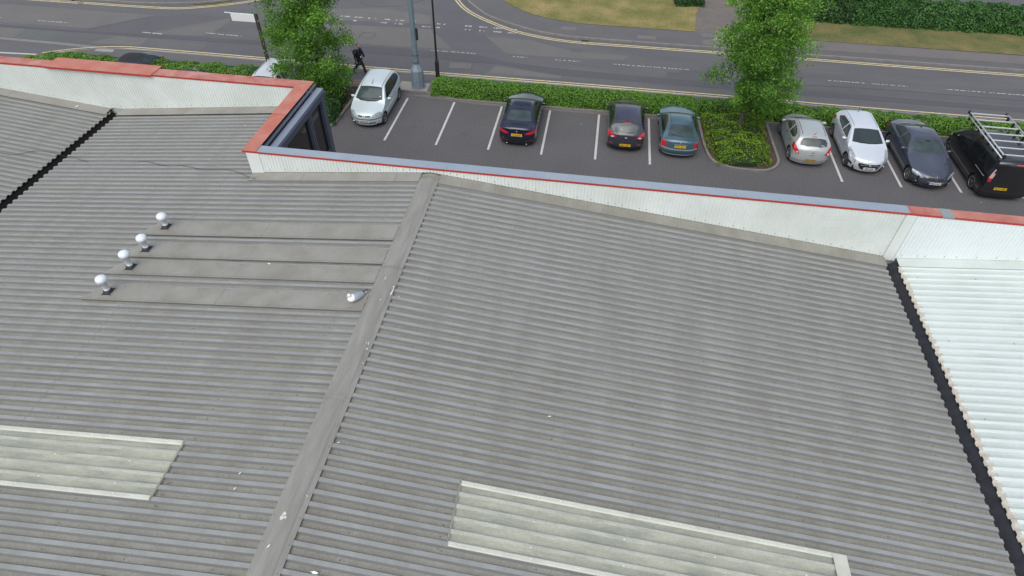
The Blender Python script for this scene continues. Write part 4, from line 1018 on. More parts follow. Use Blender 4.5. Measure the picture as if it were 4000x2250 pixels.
# ---- dark navy saloon
pt = paint('navy', (.008, .009, .028), .3, .2)
sal = dict(L=4.6, W=1.80, H=1.43, Wr=.55, belt=lambda s: .90 + .03 * s / 4.6, paint=pt, crown=.05, wheels=(.82, 3.62), wr=.325, rf=.3, rr=.24,
    prof=[(0, .5), (.03, .64), (.12, .72), (.5, .84), (1.35, .96), (1.5, 1.0), (2.25, 1.38), (2.6, 1.43), (3.0, 1.42), (3.25, 1.37), (3.95, 1.10), (4.05, 1.08), (4.45, 1.05), (4.54, 1.0), (4.58, .8), (4.6, .7)],
    regions=[glass_top('windscreen', 1.5, 2.2, .66, .52, 4.6, M['carglass'], .1), ('rear_window', M['carglasslight'], [(-.5, 3.3), (.5, 3.3), (.62, 3.88), (.3, 3.93), (-.3, 3.93), (-.62, 3.88)], 'ys', T1),
      ('sunroof', mat('navy_glass', (.010, .011, .03), .06), [(-.42, 2.42), (.42, 2.42), (.45, 2.9), (-.45, 2.9)], 'ys', T1),
      ('tail_light', M['tail'], [(.40, .74), (.62, .72), (.90, .76), (.90, .92), (.62, .86), (.42, .80)], 'yz', REAR(4.6), True),
      ('boot_lid', pt, [(-.6, 3.98), (.6, 3.98), (.6, 4.52), (-.6, 4.52)], 'ys', T1),
      ('bonnet', pt, [(-.62, .2), (.62, .2), (.68, 1.45), (-.68, 1.45)], 'ys', T1),
      ('rear_bumper', M['trim'], [(-.75, .18), (.75, .18), (.7, .33), (-.7, .33)], 'yz', REAR(4.6, .5)),
      ('reflector', M['tail'], [(.5, .36), (.74, .38), (.74, .41), (.5, .39)], 'yz', REAR(4.6, .5), True),
      ] + side_set([[(1.85, 1.0), (2.75, .99), (2.75, 1.32), (2.45, 1.33), (2.2, 1.25)], [(2.82, .99), (3.5, 1.0), (3.75, 1.07), (3.3, 1.28), (2.82, 1.32)]], [[(1.5, .28), (2.78, .28), (2.78, .9), (1.5, .9)], [(2.82, .28), (3.3, .28), (3.6, .65), (3.6, .9), (2.82, .9)]], pt),
    mirror=(1.82, .98), handles=(2.6, 3.45), plates=[('rear', .72, 'LY65 EHO', M['platey'], .1, False, .01)],
    extras=[fin(2.98), blob('badge', M['chrome'], 0, 4.6, .88, .04, .012, .04), blob('exhaust', M['chrome'], -.48, 4.58, .24, .04, .03, .03), blob('exhaust', M['chrome'], .48, 4.58, .24, .04, .03, .03), boxp('chrome_strip', M['chrome'], (-.3, 4.6, .625), (.3, 4.615, .64))])
build_car('saloon_car', -3.42, 26.35, 1, sal, 'glossy navy blue saloon parked nose to the hedge between two empty bays')

# ---- dark grey hatchback, rear view
def hatch(L, W, H, pt, belt0, **k):
    d = dict(L=L, W=W, H=H, Wr=.58, belt=lambda s: belt0 + .07 * max(0, s - 1.2) / 3, paint=pt, crown=.055, wheels=(.83, L - .78), wr=.325, rf=.3, rr=.26,
        prof=[(0, .5), (.03, .66), (.12, .76), (.45, .86), (1.0, .99), (1.15, 1.04), (2.0, H - .06), (2.35, H), (2.9, H), (L - .62, H - .07), (L - .42, H - .13), (L - .13, 1.02), (L - .06, .97), (L - .02, .8), (L, .62)])
    d.update(k); return d
pt = paint('graphite', (.035, .035, .05), .4, .28); L = 4.28
hg = hatch(L, 1.78, 1.47, pt, .92,
    regions=[glass_top('windscreen', 1.15, 1.95, .68, .54, L, M['carglass'], .1),
      ('rear_window', M['carglasslight'], [(-.52, L - .42), (.52, L - .42), (.60, L - .22), (.45, L - .15), (.2, L - .125), (-.2, L - .125), (-.45, L - .15), (-.60, L - .22)], 'ys', T1),
      ('brake_light', M['tail'], [(-.18, L - .52), (.18, L - .52), (.18, L - .47), (-.18, L - .47)], 'ys', T1),
      ('sunroof', mat('graphite_glass', (.05, .052, .085), .08), [(-.46, 2.2), (.46, 2.2), (.48, L - .85), (-.48, L - .85)], 'ys', T1),
      ('roof_trim', M['trim'], [(.515, 2.1), (.535, 2.1), (.54, L - .6), (.52, L - .6)], 'ys', T1, True),
      ('tail_light', M['tail'], [(.44, .82), (.66, .76), (.90, .80), (.90, 1.02), (.80, 1.04), (.62, .90)], 'yz', REAR(L, .6), True),
      ('rear_bumper', M['trim'], [(-.8, .18), (.8, .18), (.72, .36), (-.72, .36)], 'yz', REAR(L, .5)),
      ('reflector', M['tail'], [(.60, .42), (.74, .46), (.72, .50), (.62, .47)], 'yz', REAR(L, .5), True),
      ] + side_set([[(1.55, 1.0), (2.4, 1.0), (2.4, 1.34), (2.1, 1.33)], [(2.47, 1.0), (3.2, 1.04), (3.5, 1.14), (3.2, 1.30), (2.47, 1.35)]], [[(1.25, .28), (2.42, .28), (2.42, .92), (1.25, .92)], [(2.46, .28), (2.95, .28), (3.3, .66), (3.3, .94), (2.46, .92)]], pt),
    mirror=(1.55, 1.02), handles=(2.25, 3.15), plates=[('rear', .46, 'SM65 ZZW', M['platey'], .1, False, .015)],
    extras=[antenna(L - .72, .2, .9), wiper([(.0, L - .13), (.36, L - .17)], 'rear_wiper'), blob('badge', M['chrome'], 0, L - .005, .82, .075, .012, .04), boxp('paper_label', M['paper'], (-.30, L - .22, 1.13), (-.22, L - .19, 1.15)), boxp('tail_lamp_core', M['taillight'], (-.72, L - .09, .82), (-.58, L - .02, .87)), boxp('tail_lamp_core', M['taillight'], (.58, L - .09, .82), (.72, L - .02, .87))])
build_car('hatchback_car', 1.79, 26.72, 1, hg, 'dark graphite hatchback with red tail lights, beside the teal hatchback')

# ---- teal compact hatchback
pt = paint('teal', (.05, .105, .135), .5, .3); L = 4.26
cp = hatch(L, 1.75, 1.41, pt, .89, Wr=.53,
    prof=[(0, .5), (.03, .62), (.12, .72), (.5, .83), (1.3, .94), (1.45, .98), (2.15, 1.33), (2.5, 1.40), (2.95, 1.40), (3.25, 1.34), (3.9, 1.05), (4.0, 1.03), (4.18, .98), (4.23, .85), (4.26, .65)],
    regions=[glass_top('windscreen', 1.45, 2.1, .64, .5, L, M['carglass'], .1),
      ('rear_window', M['carglasslight'], [(-.50, 3.26), (.50, 3.26), (.62, 3.84), (.5, 3.9), (-.5, 3.9), (-.62, 3.84)], 'ys', T1),
      ('roof_trim', M['trim'], [(.475, 2.2), (.495, 2.2), (.50, 3.2), (.48, 3.2)], 'ys', T1, True),
      ('tail_light', M['tail'], [(.62, .60), (.9, .60), (.9, .88), (.66, .88)], 'yz', REAR(L, .45), True),
      ('bumper_top', mat('teal_light', (.36, .43, .46), .3, .3), [(-.9, .52), (.9, .52), (.9, .585), (-.9, .585)], 'yz', REAR(L, .5)),
      ('bumper_lip', mat('teal_pale', (.55, .60, .62), .3, .3), [(-.72, .24), (.72, .24), (.72, .275), (-.72, .275)], 'yz', REAR(L, .5)),
      ('boot_lid', pt, [(-.58, .62), (.58, .62), (.58, .96), (-.58, .96)], 'yz', lambda t, s, z, c: t == 4),
      ] + side_set([[(1.75, .96), (2.7, .95), (3.3, 1.0), (3.55, 1.06), (3.2, 1.22), (2.9, 1.29), (2.4, 1.30), (2.15, 1.22)]], [[(1.5, .28), (2.85, .28), (2.85, .88), (1.5, .88)]], pt),
    mirror=(1.8, .96), mirrorm=pt, handles=(2.65,), plates=[('rear', .73, 'KF53 HKX', M['platey'], .12, False, .012)],
    extras=[wiper([(.1, 3.93), (-.45, 3.8)], 'rear_wiper'), blob('badge', M['chrome'], 0, L - .02, .90, .035, .012, .035), boxp('boot_strip', M['chrome'], (-.32, L - .005, .815), (.32, L + .012, .835))])
build_car('hatchback_car', 4.34, 26.55, 1, cp, 'teal three door hatchback parked against the kerbed tree island')

# ---- silver small hatchback, rear view, right of the island
pt = paint('silver', (.40, .43, .43), .6, .32); L = 3.99
cs = hatch(L, 1.72, 1.49, pt, .93, Wr=.56,
    prof=[(0, .5), (.03, .66), (.12, .78), (.4, .88), (.85, 1.0), (1.0, 1.05), (1.8, 1.42), (2.15, 1.49), (2.7, 1.49), (3.2, 1.44), (3.5, 1.36), (3.82, 1.02), (3.9, .96), (3.96, .8), (3.99, .6)],
    regions=[glass_top('windscreen', 1.0, 1.75, .66, .52, L, M['carglass'], .1),
      ('rear_window', M['carglasslight'], [(-.50, 3.50), (.50, 3.50), (.60, 3.60), (.60, 3.70), (.3, 3.79), (-.3, 3.79), (-.60, 3.70), (-.60, 3.60)], 'ys', T1),
      ('brake_light', M['tail'], [(-.10, 3.42), (.10, 3.42), (.10, 3.465), (-.10, 3.465)], 'ys', T1),
      ('roof_trim', M['trim'], [(.50, 1.9), (.525, 1.9), (.53, 3.3), (.505, 3.3)], 'ys', T1, True),
      ('tail_light', M['tail'], [(.56, .68), (.72, .70), (.88, .82), (.88, 1.06), (.78, 1.04), (.66, .88)], 'yz', REAR(L, .6), True),
      ] + side_set([[(1.35, 1.01), (2.25, 1.0), (2.25, 1.35), (1.95, 1.34)], [(2.35, 1.0), (2.95, 1.03), (3.15, 1.14), (3.05, 1.27), (2.35, 1.36)]], [[(1.15, .28), (2.28, .28), (2.28, .93), (1.15, .93)], [(2.32, .28), (2.75, .28), (3.05, .66), (3.05, .95), (2.32, .93)]], pt),
    mirror=(1.38, 1.02), handles=(2.12, 2.9), handlem=M['trim'], plates=[('rear', .46, 'KK57 NGY', M['plateyd'], .1, False, .015)], rim=mat('hubcap', (.35, .36, .37), .45, .3), spokes=7,
    extras=[antenna(3.28, .3, .75), boxp('tail_lamp_core', M['taillight'], (.66, L - .13, .76), (.74, L - .03, .81)), boxp('tail_lamp_core', M['taillight'], (-.74, L - .13, .76), (-.66, L - .03, .81)), boxp('boot_handle', M['chrome'], (-.12, L - .025, .69), (.12, L + .005, .72)), blob('badge', M['chrome'], 0, L - .02, .84, .045, .012, .045), boxp('window_sticker', M['paper'], (.30, 3.735, 1.10), (.46, 3.76, 1.118))])
build_car('hatchback_car', 10.42, 26.83, 1, cs, 'silver small hatchback seen from behind, just right of the tree island')

# ---- bright silver hatchback, nose out
pt = paint('bright_silver', (.58, .62, .67), .5, .3); L = 4.3
si = hatch(L, 1.78, 1.47, pt, .92,
    regions=[glass_top('windscreen', 1.12, 1.95, .70, .55, L, M['carglass'], .14),
      ('rear_window', M['carglass'], [(-.52, L - .42), (.52, L - .42), (.58, L - .18), (-.58, L - .18)], 'ys', T1),
      ('roof_trim', M['trim'], [(.515, 2.1), (.535, 2.1), (.54, L - .6), (.52, L - .6)], 'ys', T1, True),
      ('bonnet', pt, [(-.62, .16), (-.3, .10), (.3, .10), (.62, .16), (.68, 1.05), (.3, .96), (-.3, .96), (-.68, 1.05)], 'ys', T1),
      ('headlight', M['lens'], [(.50, .64), (.68, .60), (.88, .76), (.88, .92), (.76, .90), (.62, .76)], 'yz', FR, True),
      ('grille', M['dark'], [(-.46, .60), (.46, .60), (.54, .54), (.34, .30), (-.34, .30), (-.54, .54)], 'yz', FR),
      ('fog_recess', M['dark'], [(.62, .34), (.82, .40), (.84, .54), (.72, .48)], 'yz', FR, True),
      ('tail_light', M['tail'], [(.62, .84), (.9, .82), (.9, 1.02), (.8, 1.02)], 'yz', REAR(L, .6), True),
      ] + side_set([[(1.55, 1.0), (2.4, 1.0), (2.4, 1.34), (2.1, 1.33)], [(2.47, 1.0), (3.2, 1.04), (3.55, 1.14), (3.25, 1.30), (2.47, 1.35)]], [[(1.25, .28), (2.42, .28), (2.42, .92), (1.25, .92)], [(2.46, .28), (2.95, .28), (3.3, .66), (3.3, .94), (2.46, .92)]], pt),
    mirror=(1.55, 1.02), handles=(2.25, 3.15), handlem=M['chrome'], plates=[('front', .40, 'EF65 JZA', M['platew'], 0, False, .01)],
    extras=[antenna(L - .75, .28, .35), blob('badge', M['chrome'], 0, .0, .545, .08, .02, .035), boxp('grille_bar', M['chrome'], (-.42, -.012, .535), (-.1, .02, .55)), boxp('grille_bar', M['chrome'], (.1, -.012, .535), (.42, .02, .55)), blob('fog_light', M['lens'], .70, .26, .42, .05, .03, .035), blob('fog_light', M['lens'], -.70, .26, .42, .05, .03, .035), wiper([(0, 1.14), (-.55, 1.24)]), wiper([(.6, 1.22), (.1, 1.18)]), boxp('screen_sticker', M['paper'], (-.55, 1.95, 1.375), (-.49, 2.0, 1.39))])
build_car('hatchback_car', 13.02, 26.62, -1, si, 'bright silver hatchback parked nose out beside the slate blue saloon')

# ---- slate saloon, nose out
pt = paint('slate', (.052, .062, .088), .45, .25); L = 4.9
s5 = dict(L=L, W=1.86, H=1.46, Wr=.57, belt=lambda s: .92 + .03 * s / 4.6, paint=pt, crown=.055, wheels=(.85, 3.82), wr=.34, rf=.34, rr=.24, NU=84,
    prof=[(0, .5), (.03, .64), (.10, .72), (.45, .84), (1.45, .99), (1.6, 1.03), (2.35, 1.40), (2.75, 1.46), (3.15, 1.45), (3.45, 1.39), (4.15, 1.12), (4.25, 1.10), (4.7, 1.06), (4.82, 1.0), (4.87, .8), (4.9, .65)],
    regions=[glass_top('windscreen', 1.58, 2.3, .70, .54, L, M['carglasslight'], .12), ('rear_window', M['carglass'], [(-.5, 3.5), (.5, 3.5), (.62, 4.1), (-.62, 4.1)], 'ys', T1),
      ('bonnet', pt, [(-.5, .14), (.5, .14), (.66, .4), (.70, 1.5), (.3, 1.44), (-.3, 1.44), (-.70, 1.5), (-.66, .4)], 'ys', T1),
      ('boot_lid', pt, [(-.62, 4.2), (.62, 4.2), (.6, 4.78), (-.6, 4.78)], 'ys', T1),
      ('grille', M['dark'], [(.03, .52), (.30, .53), (.36, .60), (.32, .68), (.05, .68)], 'yz', FR, True),
      ('headlight', M['lens'], [(.46, .58), (.62, .56), (.90, .62), (.90, .74), (.70, .72), (.50, .66)], 'yz', FR, True),
      ('lower_grille', M['dark'], [(-.40, .24), (.40, .24), (.45, .36), (-.45, .36)], 'yz', FR),
      ('fog_recess', M['dark'], [(.55, .28), (.80, .32), (.82, .40), (.58, .38)], 'yz', FR, True),
      ('tail_light', M['tail'], [(.55, .78), (.95, .78), (.95, .92), (.58, .88)], 'yz', REAR(L, .5), True),
      ] + side_set([[(1.95, 1.02), (2.9, 1.01), (2.9, 1.35), (2.6, 1.35), (2.3, 1.26)], [(2.97, 1.01), (3.7, 1.03), (3.95, 1.10), (3.5, 1.29), (2.97, 1.35)]], [[(1.6, .28), (2.92, .28), (2.92, .92), (1.6, .92)], [(2.96, .28), (3.45, .28), (3.75, .65), (3.75, .93), (2.96, .92)]], pt),
    mirror=(1.95, 1.0), handles=(2.75, 3.6), plates=[('front', .44, 'PJ65 LXO', M['platew'], 0, True, .01)],
    extras=[fin(3.3), blob('badge', M['chrome'], 0, .09, .735, .035, .035, .02), boxp('grille_surround', M['chrome'], (-.34, -.02, .50), (-.04, .02, .52)), boxp('grille_surround', M['chrome'], (.04, -.02, .50), (.34, .02, .52)), blob('fog_light', M['lens'], .70, .27, .36, .04, .03, .03), blob('fog_light', M['lens'], -.70, .27, .36, .04, .03, .03), blob('rear_view_mirror', M['trim'], 0, 2.2, 1.345, .1, .03, .03)])
build_car('saloon_car', 15.62, 25.78, -1, s5, 'dark slate blue saloon parked nose out beside the black van')

# ---- black van with ladder rack
pt = paint('van_black', (.012, .012, .014), .1, .25); L = 4.97
vn = dict(L=L, W=1.98, H=2.0, Wr=.80, belt=lambda s: 1.12, paint=pt, crown=.06, wheels=(.95, 3.98), wr=.34, rf=.34, rr=.10, NU=96, cat='van', tw=.22,
    prof=[(0, .6), (.03, .78), (.12, .92), (.5, 1.08), (.95, 1.2), (1.05, 1.24), (1.8, 1.84), (2.1, 1.93), (2.6, 1.96), (4.6, 1.95), (4.82, 1.90), (4.88, 1.78), (4.93, 1.2), (4.97, .7)],
    regions=[glass_top('windscreen', 1.05, 1.75, .80, .70, L, M['carglass'], .1),
      ('tail_light', M['tail'], [(4.86, .92), (4.97, .92), (4.97, 1.10), (4.84, 1.10)], 'sz', lambda t, s, z, c: s > 4.6 and abs(c.x) > .8, True),
      ('tail_light', M['taillight'], [(4.84, 1.10), (4.97, 1.10), (4.97, 1.52), (4.82, 1.52)], 'sz', lambda t, s, z, c: s > 4.6 and abs(c.x) > .8, True),
      ('headlight', M['lens'], [(.60, .80), (.98, .84), (.98, 1.02), (.7, .92)], 'yz', FR, True),
      ('brake_light', M['tail'], [(-.16, 1.80), (.16, 1.80), (.16, 1.85), (-.16, 1.85)], 'yz', REAR(L, .3)),
      ('rear_bumper', M['trim'], [(-1, .18), (1, .18), (1, .52), (-1, .52)], 'yz', REAR(L, .35)),
      ] + side_set([[(1.55, 1.26), (2.4, 1.24), (2.4, 1.72), (2.05, 1.72), (1.75, 1.5)]], [[(1.4, .3), (2.45, .3), (2.45, 1.18), (1.4, 1.18)], [(2.5, .3), (3.6, .3), (3.6, 1.18), (2.5, 1.18)]], pt)
      + [('side_window', mat('van_side_glass', (.009, .010, .010), .07), [(2.55, 1.24), (3.5, 1.24), (3.5, 1.74), (2.55, 1.74)], 'sz', T2, True), ('side_window', mat('van_side_glass', (.009, .010, .010), .07), [(3.6, 1.24), (4.6, 1.24), (4.55, 1.72), (3.6, 1.74)], 'sz', T2, True)],
    mirror=(1.55, 1.25), handles=(2.3,), plates=[('rear', .68, 'NU17 NEO', M['platey'], .03, False, .012, -.3)], rim=mat('van_hubcap', (.22, .22, .23), .4, .4), spokes=5,
    extras=[boxp('slide_rail', mat('rail_grey', (.38, .38, .38), .4, .5), (-1.0, 3.62, .985), (-.975, 4.55, 1.01)), boxp('slide_rail', mat('rail_grey', (.38, .38, .38), .4, .5), (.975, 3.62, .985), (1.0, 4.55, 1.01))])
van = build_car('panel_van', 18.42, 25.45, 1, vn, 'black panel van with an aluminium ladder rack parked at the far right', group=None)
al = mat('aluminium_tube', (.66, .67, .68), .35, .25)
rk = empty('ladder_rack', (18.42, 27.93, 0)); tag(rk, 'aluminium ladder rack with crossbars standing on the black van roof', 'roof rack')
for xs_ in (-.82, .82):
    mb = MB(); mb.tube([(xs_, -2.28, 2.14), (xs_, -2.1, 2.17), (xs_, 1.55, 2.17)], .028, al, 8); mb.tube([(xs_ * 1.06, -2.28, 2.05), (xs_ * 1.06, 1.6, 2.05)], .026, al, 8); mb.build('side_rail', rk)
    for yy in (-2.28, 1.6): mb = MB(); mb.box((xs_ - .05, yy - .06, 2.02), (xs_ + .05, yy + .06, 2.21), M['trim']); mb.build('end_cap', rk, .02)
    for k in range(7): mb = MB(); yy = -1.95 + k * .55; mb.box((xs_ - .045, yy - .035, 1.86), (xs_ + .045, yy + .035, 2.13), M['trim']); mb.build('rack_foot', rk)
for k in range(7):
    mb = MB(); yy = -2.1 + k * .6; mb.box((-.82, yy - .025, 2.115), (.82, yy + .025, 2.15), al); mb.build('crossbar', rk)

# ---- cars half hidden behind the coping on the left
pt = paint('black_blue', (.02, .024, .035), .4, .3); L = 4.3
soft = mat('soft_top', (.016, .017, .022), .85)
cv = hatch(L, 1.76, 1.42, pt, .92, Wr=.56,
    prof=[(0, .5), (.03, .62), (.12, .72), (.5, .83), (1.3, .94), (1.45, .98), (2.05, 1.33), (2.4, 1.42), (2.9, 1.42), (3.3, 1.30), (3.7, 1.06), (3.8, 1.03), (4.2, .98), (4.27, .85), (4.3, .65)],
    regions=[glass_top('windscreen', 1.45, 2.0, .64, .5, L, M['carglass'], .1), ('fabric_roof', soft, [(-.56, 2.1), (.56, 2.1), (.6, 3.7), (-.6, 3.7)], 'ys', T1),
      ('tail_light', M['tail'], [(.6, .7), (.9, .7), (.9, .88), (.6, .88)], 'yz', REAR(L, .5), True)] + side_set([[(1.75, .98), (2.9, .97), (3.1, 1.0), (2.9, 1.29), (2.4, 1.31), (2.1, 1.22)]], [[(1.5, .28), (2.9, .28), (2.9, .9), (1.5, .9)]], pt, M['carglasslight']),
    mirror=(1.8, .98), handles=(2.65,), extras=[])
build_car('convertible_car', -25.2, 27.25, -1, cv, 'dark convertible with black fabric roof, half hidden behind the orange coping', 'cars behind the left coping')
pt = paint('gloss_black', (.01, .01, .013), .1, .2); L = 4.2
bk = hatch(L, 1.74, 1.36, pt, .90, Wr=.55, regions=[glass_top('windscreen', 1.15, 1.95, .66, .54, L, M['carglass'], .1), ('rear_window', M['carglass'], [(-.5, L - .42), (.5, L - .42), (.56, L - .18), (-.56, L - .18)], 'ys', T1), ('headlight', M['lens'], [(.5, .66), (.68, .62), (.88, .7), (.88, .84), (.62, .78)], 'yz', FR, True)] + side_set([[(1.55, .98), (2.9, 1.0), (3.3, 1.08), (2.9, 1.25), (2.1, 1.26)]], [[(1.25, .28), (2.42, .28), (2.42, .9), (1.25, .9)]], pt), mirror=(1.55, 1.0), handles=(2.25,))
build_car('hatchback_car', -21.95, 26.55, 1, bk, 'black car mostly hidden behind the orange coping, right of the convertible', 'cars behind the left coping')
pt = paint('white_silver', (.56, .59, .62), .4, .3); L = 4.65
es = hatch(L, 1.78, 1.5, pt, .95, Wr=.56,
    prof=[(0, .5), (.03, .66), (.12, .76), (.45, .86), (1.2, .98), (1.35, 1.03), (2.1, 1.42), (2.45, 1.5), (3.2, 1.51), (L - .5, 1.46), (L - .38, 1.40), (L - .13, 1.05), (L - .06, .97), (L - .02, .8), (L, .62)],
    regions=[glass_top('windscreen', 1.35, 2.1, .68, .54, L, M['carglass'], .1), ('rear_window', M['carglass'], [(-.52, L - .40), (.52, L - .40), (.58, L - .18), (-.58, L - .18)], 'ys', T1), ('roof_trim', M['trim'], [(.49, 2.2), (.54, 2.2), (.54, L - .5), (.49, L - .5)], 'ys', T1, True),
      ('tail_light', M['tail'], [(.6, .8), (.9, .8), (.9, 1.1), (.7, 1.1)], 'yz', REAR(L, .5), True)] + side_set([[(1.7, 1.02), (2.55, 1.0), (2.55, 1.38), (2.25, 1.36)], [(2.6, 1.0), (3.4, 1.02), (3.4, 1.38), (2.6, 1.39)], [(3.47, 1.03), (4.15, 1.08), (4.1, 1.33), (3.47, 1.37)]], [[(1.4, .28), (2.57, .28), (2.57, .92), (1.4, .92)], [(2.61, .28), (3.2, .28), (3.45, .66), (3.45, .94), (2.61, .92)]], pt),
    mirror=(1.7, 1.02), handles=(2.4, 3.3), extras=[antenna(2.6, .3, 1.2)])
build_car('estate_car', -17.15, 26.7, -1, es, 'silvery white estate car half hidden by the leafy tree and orange coping', 'cars behind the left coping')

# ------------------------------------------------------------ street furniture
steel = mat('galvanised_blue', (.17, .235, .27), .55, .2, noise=.8, nscale=5, col2=(.13, .17, .19), fine=.1)
ms = empty('utility_mast', (-9.66, 31.55, 0)); tag(ms, 'thick blue grey steel mast on a boxy base beside the silver blue people carrier', 'mast')
mb = MB()
def prism(mb, prof, n, mt, rot=0):
    vs = [(r * math.cos(2 * PI * k / n + rot), r * math.sin(2 * PI * k / n + rot), z) for r, z in prof for k in range(n)]
    mb.add(vs, [(i * n + k, i * n + (k + 1) % n, (i + 1) * n + (k + 1) % n, (i + 1) * n + k) for i in range(len(prof) - 1) for k in range(n)] + [tuple(range((len(prof) - 1) * n, len(prof) * n))], mt)
prism(mb, [(.42, .095), (.42, .13), (.36, .13), (.36, .14), (.345, 1.1), (.33, 1.12), (.17, 1.42)], 8, mat('mast_base', (.15, .20, .25), .6, .2, noise=.9, nscale=14, col2=(.27, .31, .33)), PI / 8); mb.build('base_box', ms)
mb = MB(); prism(mb, [(.155, 1.40), (.15, 2.2), (.165, 2.2), (.165, 2.24), (.145, 2.24), (.12, 7), (.09, 13)], 12, steel); mb.build('pole', ms)
for z in (1.52, 1.92): mb = MB(); prism(mb, [(.15, z), (.165, z), (.165, z + .03), (.15, z + .03)], 12, M['dark']); mb.build('band', ms)
mb = MB(); mb.box((.14, -.06, 2.75), (.24, .06, 3.35), M['trim']); mb.build('junction_box', ms, .01)
lp = empty('street_lamp', (-8.9, 33.0, 0)); tag(lp, 'slim black lamp post at the kerb right of the blue grey mast', 'street lamp')
mb = MB(); prism(mb, [(.12, .09), (.12, .95), (.105, 1.0), (.06, 1.12), (.057, 2.6), (.075, 2.6), (.075, 2.66), (.053, 2.68), (.05, 5.4)], 14, M['trim']); mb.build('post', lp)
mb = MB(); mb.tube([(0, 0, 5.35), (0, .35, 5.75), (0, 1.0, 5.8)], .035, M['trim'], 8); mb.box((-.12, .9, 5.72), (.12, 1.55, 5.86), M['trim']); mb.build('lamp_head', lp)
sg = empty('sign_post', (-19.1, 33.05, 0)); tag(sg, 'dark square post carrying a blank white sign panel beside the leafy tree', 'sign')
brown = mat('post_brown', (.045, .038, .035), .6)
mb = MB(); mb.box((-.09, -.06, .09), (.09, .06, 2.9), brown); mb.build('post', sg, .008)
mb = MB(); mb.box((-1.5, -.03, 2.42), (-.1, .03, 2.86), M['paper']); mb.build('sign_panel', sg, .006)
mb = MB(); mb.box((-1.85, -.02, 2.84), (-1.5, .02, 2.875), M['paper']); mb.build('sign_arm', sg)

# ------------------------------------------------------------ person walking, gull, cable, litter
def skin(name, nodes, edges, mt, parent, sub=2, roots=(0,)):
    me = bpy.data.meshes.new(name); me.from_pydata([n[:3] for n in nodes], edges, []); o = link(name, me, parent)
    md = o.modifiers.new('s', 'SKIN'); md.use_smooth_shade = True
    if not me.skin_vertices: 
        bm = bmesh.new(); bm.from_mesh(me); bm.verts.layers.skin.verify(); bm.to_mesh(me); bm.free()
    sv = me.skin_vertices[0].data
    for i, n in enumerate(nodes):
        r = n[3]; sv[i].radius = r if isinstance(r, (tuple, list)) else (r, r); sv[i].use_root = i in roots
    o.modifiers.new('u', 'SUBSURF').levels = sub; o.modifiers['u'].render_levels = sub
    me.materials.append(mt); return o
skinm = mat('skin', (.50, .27, .20), .55); coatm = mat('navy_coat', (.010, .011, .026), .8); trou = mat('dark_trousers', (.010, .010, .012), .8); shoe = mat('black_shoe', (.008, .008, .008), .4)
shirt = mat('blue_shirt', (.03, .03, .12), .7); hairm = mat('grey_brown_hair', (.11, .075, .06), .8)
pr = empty('person', (-13.3, 32.55, .09)); tag(pr, 'man in a dark coat and trousers walking right along the pavement with a white badge', 'person')
# local: +X walking direction, +Y left side (towards the road), z up
N = [(0, 0, .93, (.13, .14)), (.02, 0, 1.12, (.12, .15)), (.04, 0, 1.33, (.13, .18)), (.05, 0, 1.46, (.06, .07)), (.07, 0, 1.55, .055), (.09, 0, 1.62, (.085, .07)), (.095, 0, 1.71, (.09, .075)), (.09, 0, 1.77, .05),
     (.04, .17, 1.40, .055), (.12, .22, 1.18, .042), (.27, .22, .98, .032), (.31, .22, .92, .034),          # left arm forward
     (.04, -.17, 1.40, .055), (-.03, -.23, 1.14, .042), (.02, -.24, .88, .032), (.03, -.24, .81, .034),    # right arm
     (.02, .09, .86, .09), (.20, .09, .50, .062), (.30, .09, .12, .03), (.40, .09, .055, .018),               # left leg forward
     (-.02, -.09, .86, .09), (-.10, -.09, .50, .062), (-.40, -.09, .22, .03), (-.36, -.09, .07, .018),         # right leg behind
     (.19, 0, 1.66, .018)]
E_ = [(0, 1), (1, 2), (2, 3), (3, 4), (4, 5), (5, 6), (6, 7), (2, 8), (8, 9), (9, 10), (10, 11), (2, 12), (12, 13), (13, 14), (14, 15), (0, 16), (16, 17), (17, 18), (18, 19), (0, 20), (20, 21), (21, 22), (22, 23), (5, 24)]
for (hx, hy, hz, base) in ((.31, .22, .92, 11), (.03, -.24, .81, 15)):
    for k, (dx, dy, l) in enumerate([(-.025, 0, .07), (-.01, .0, .082), (.008, 0, .08), (.026, 0, .065)]):
        i = len(N); N += [(hx + dx + .01, hy, hz - .04, .010), (hx + dx + .02, hy, hz - .04 - l * .6, .009), (hx + dx + .012, hy, hz - .04 - l, .007)]; E_ += [(base, i), (i, i + 1), (i + 1, i + 2)]
    i = len(N); N += [(hx + .04, hy + .01, hz - .02, .011), (hx + .055, hy + .012, hz - .06, .009)]; E_ += [(base, i), (i, i + 1)]
skin('body', N, E_, skinm, pr, 1)
skin('coat', [(0, 0, .80, (.19, .20)), (.0, 0, 1.0, (.17, .19)), (.03, 0, 1.22, (.165, .19)), (.04, 0, 1.40, (.13, .17)), (.05, 0, 1.48, (.075, .085)),
     (.04, .19, 1.41, .095), (.12, .24, 1.18, .068), (.28, .22, .96, .055), (.04, -.19, 1.41, .095), (-.03, -.25, 1.14, .068), (.02, -.24, .85, .055), (-.01, 0, .68, (.17, .18))],
     [(0, 1), (1, 2), (2, 3), (3, 4), (3, 5), (5, 6), (6, 7), (3, 8), (8, 9), (9, 10), (0, 11)], coatm, pr, 2)
skin('trousers', [(0, 0, .90, (.14, .15)), (.02, .09, .82, .105), (.20, .09, .50, .08), (.31, .09, .09, .07), (-.02, -.09, .82, .105), (-.10, -.09, .50, .08), (-.41, -.09, .19, .07)], [(0, 1), (1, 2), (2, 3), (0, 4), (4, 5), (5, 6)], trou, pr, 2)
skin('shoe', [(.26, .09, .07, .065), (.34, .09, .055, .06), (.46, .09, .05, .05)], [(0, 1), (1, 2)], shoe, pr, 1)
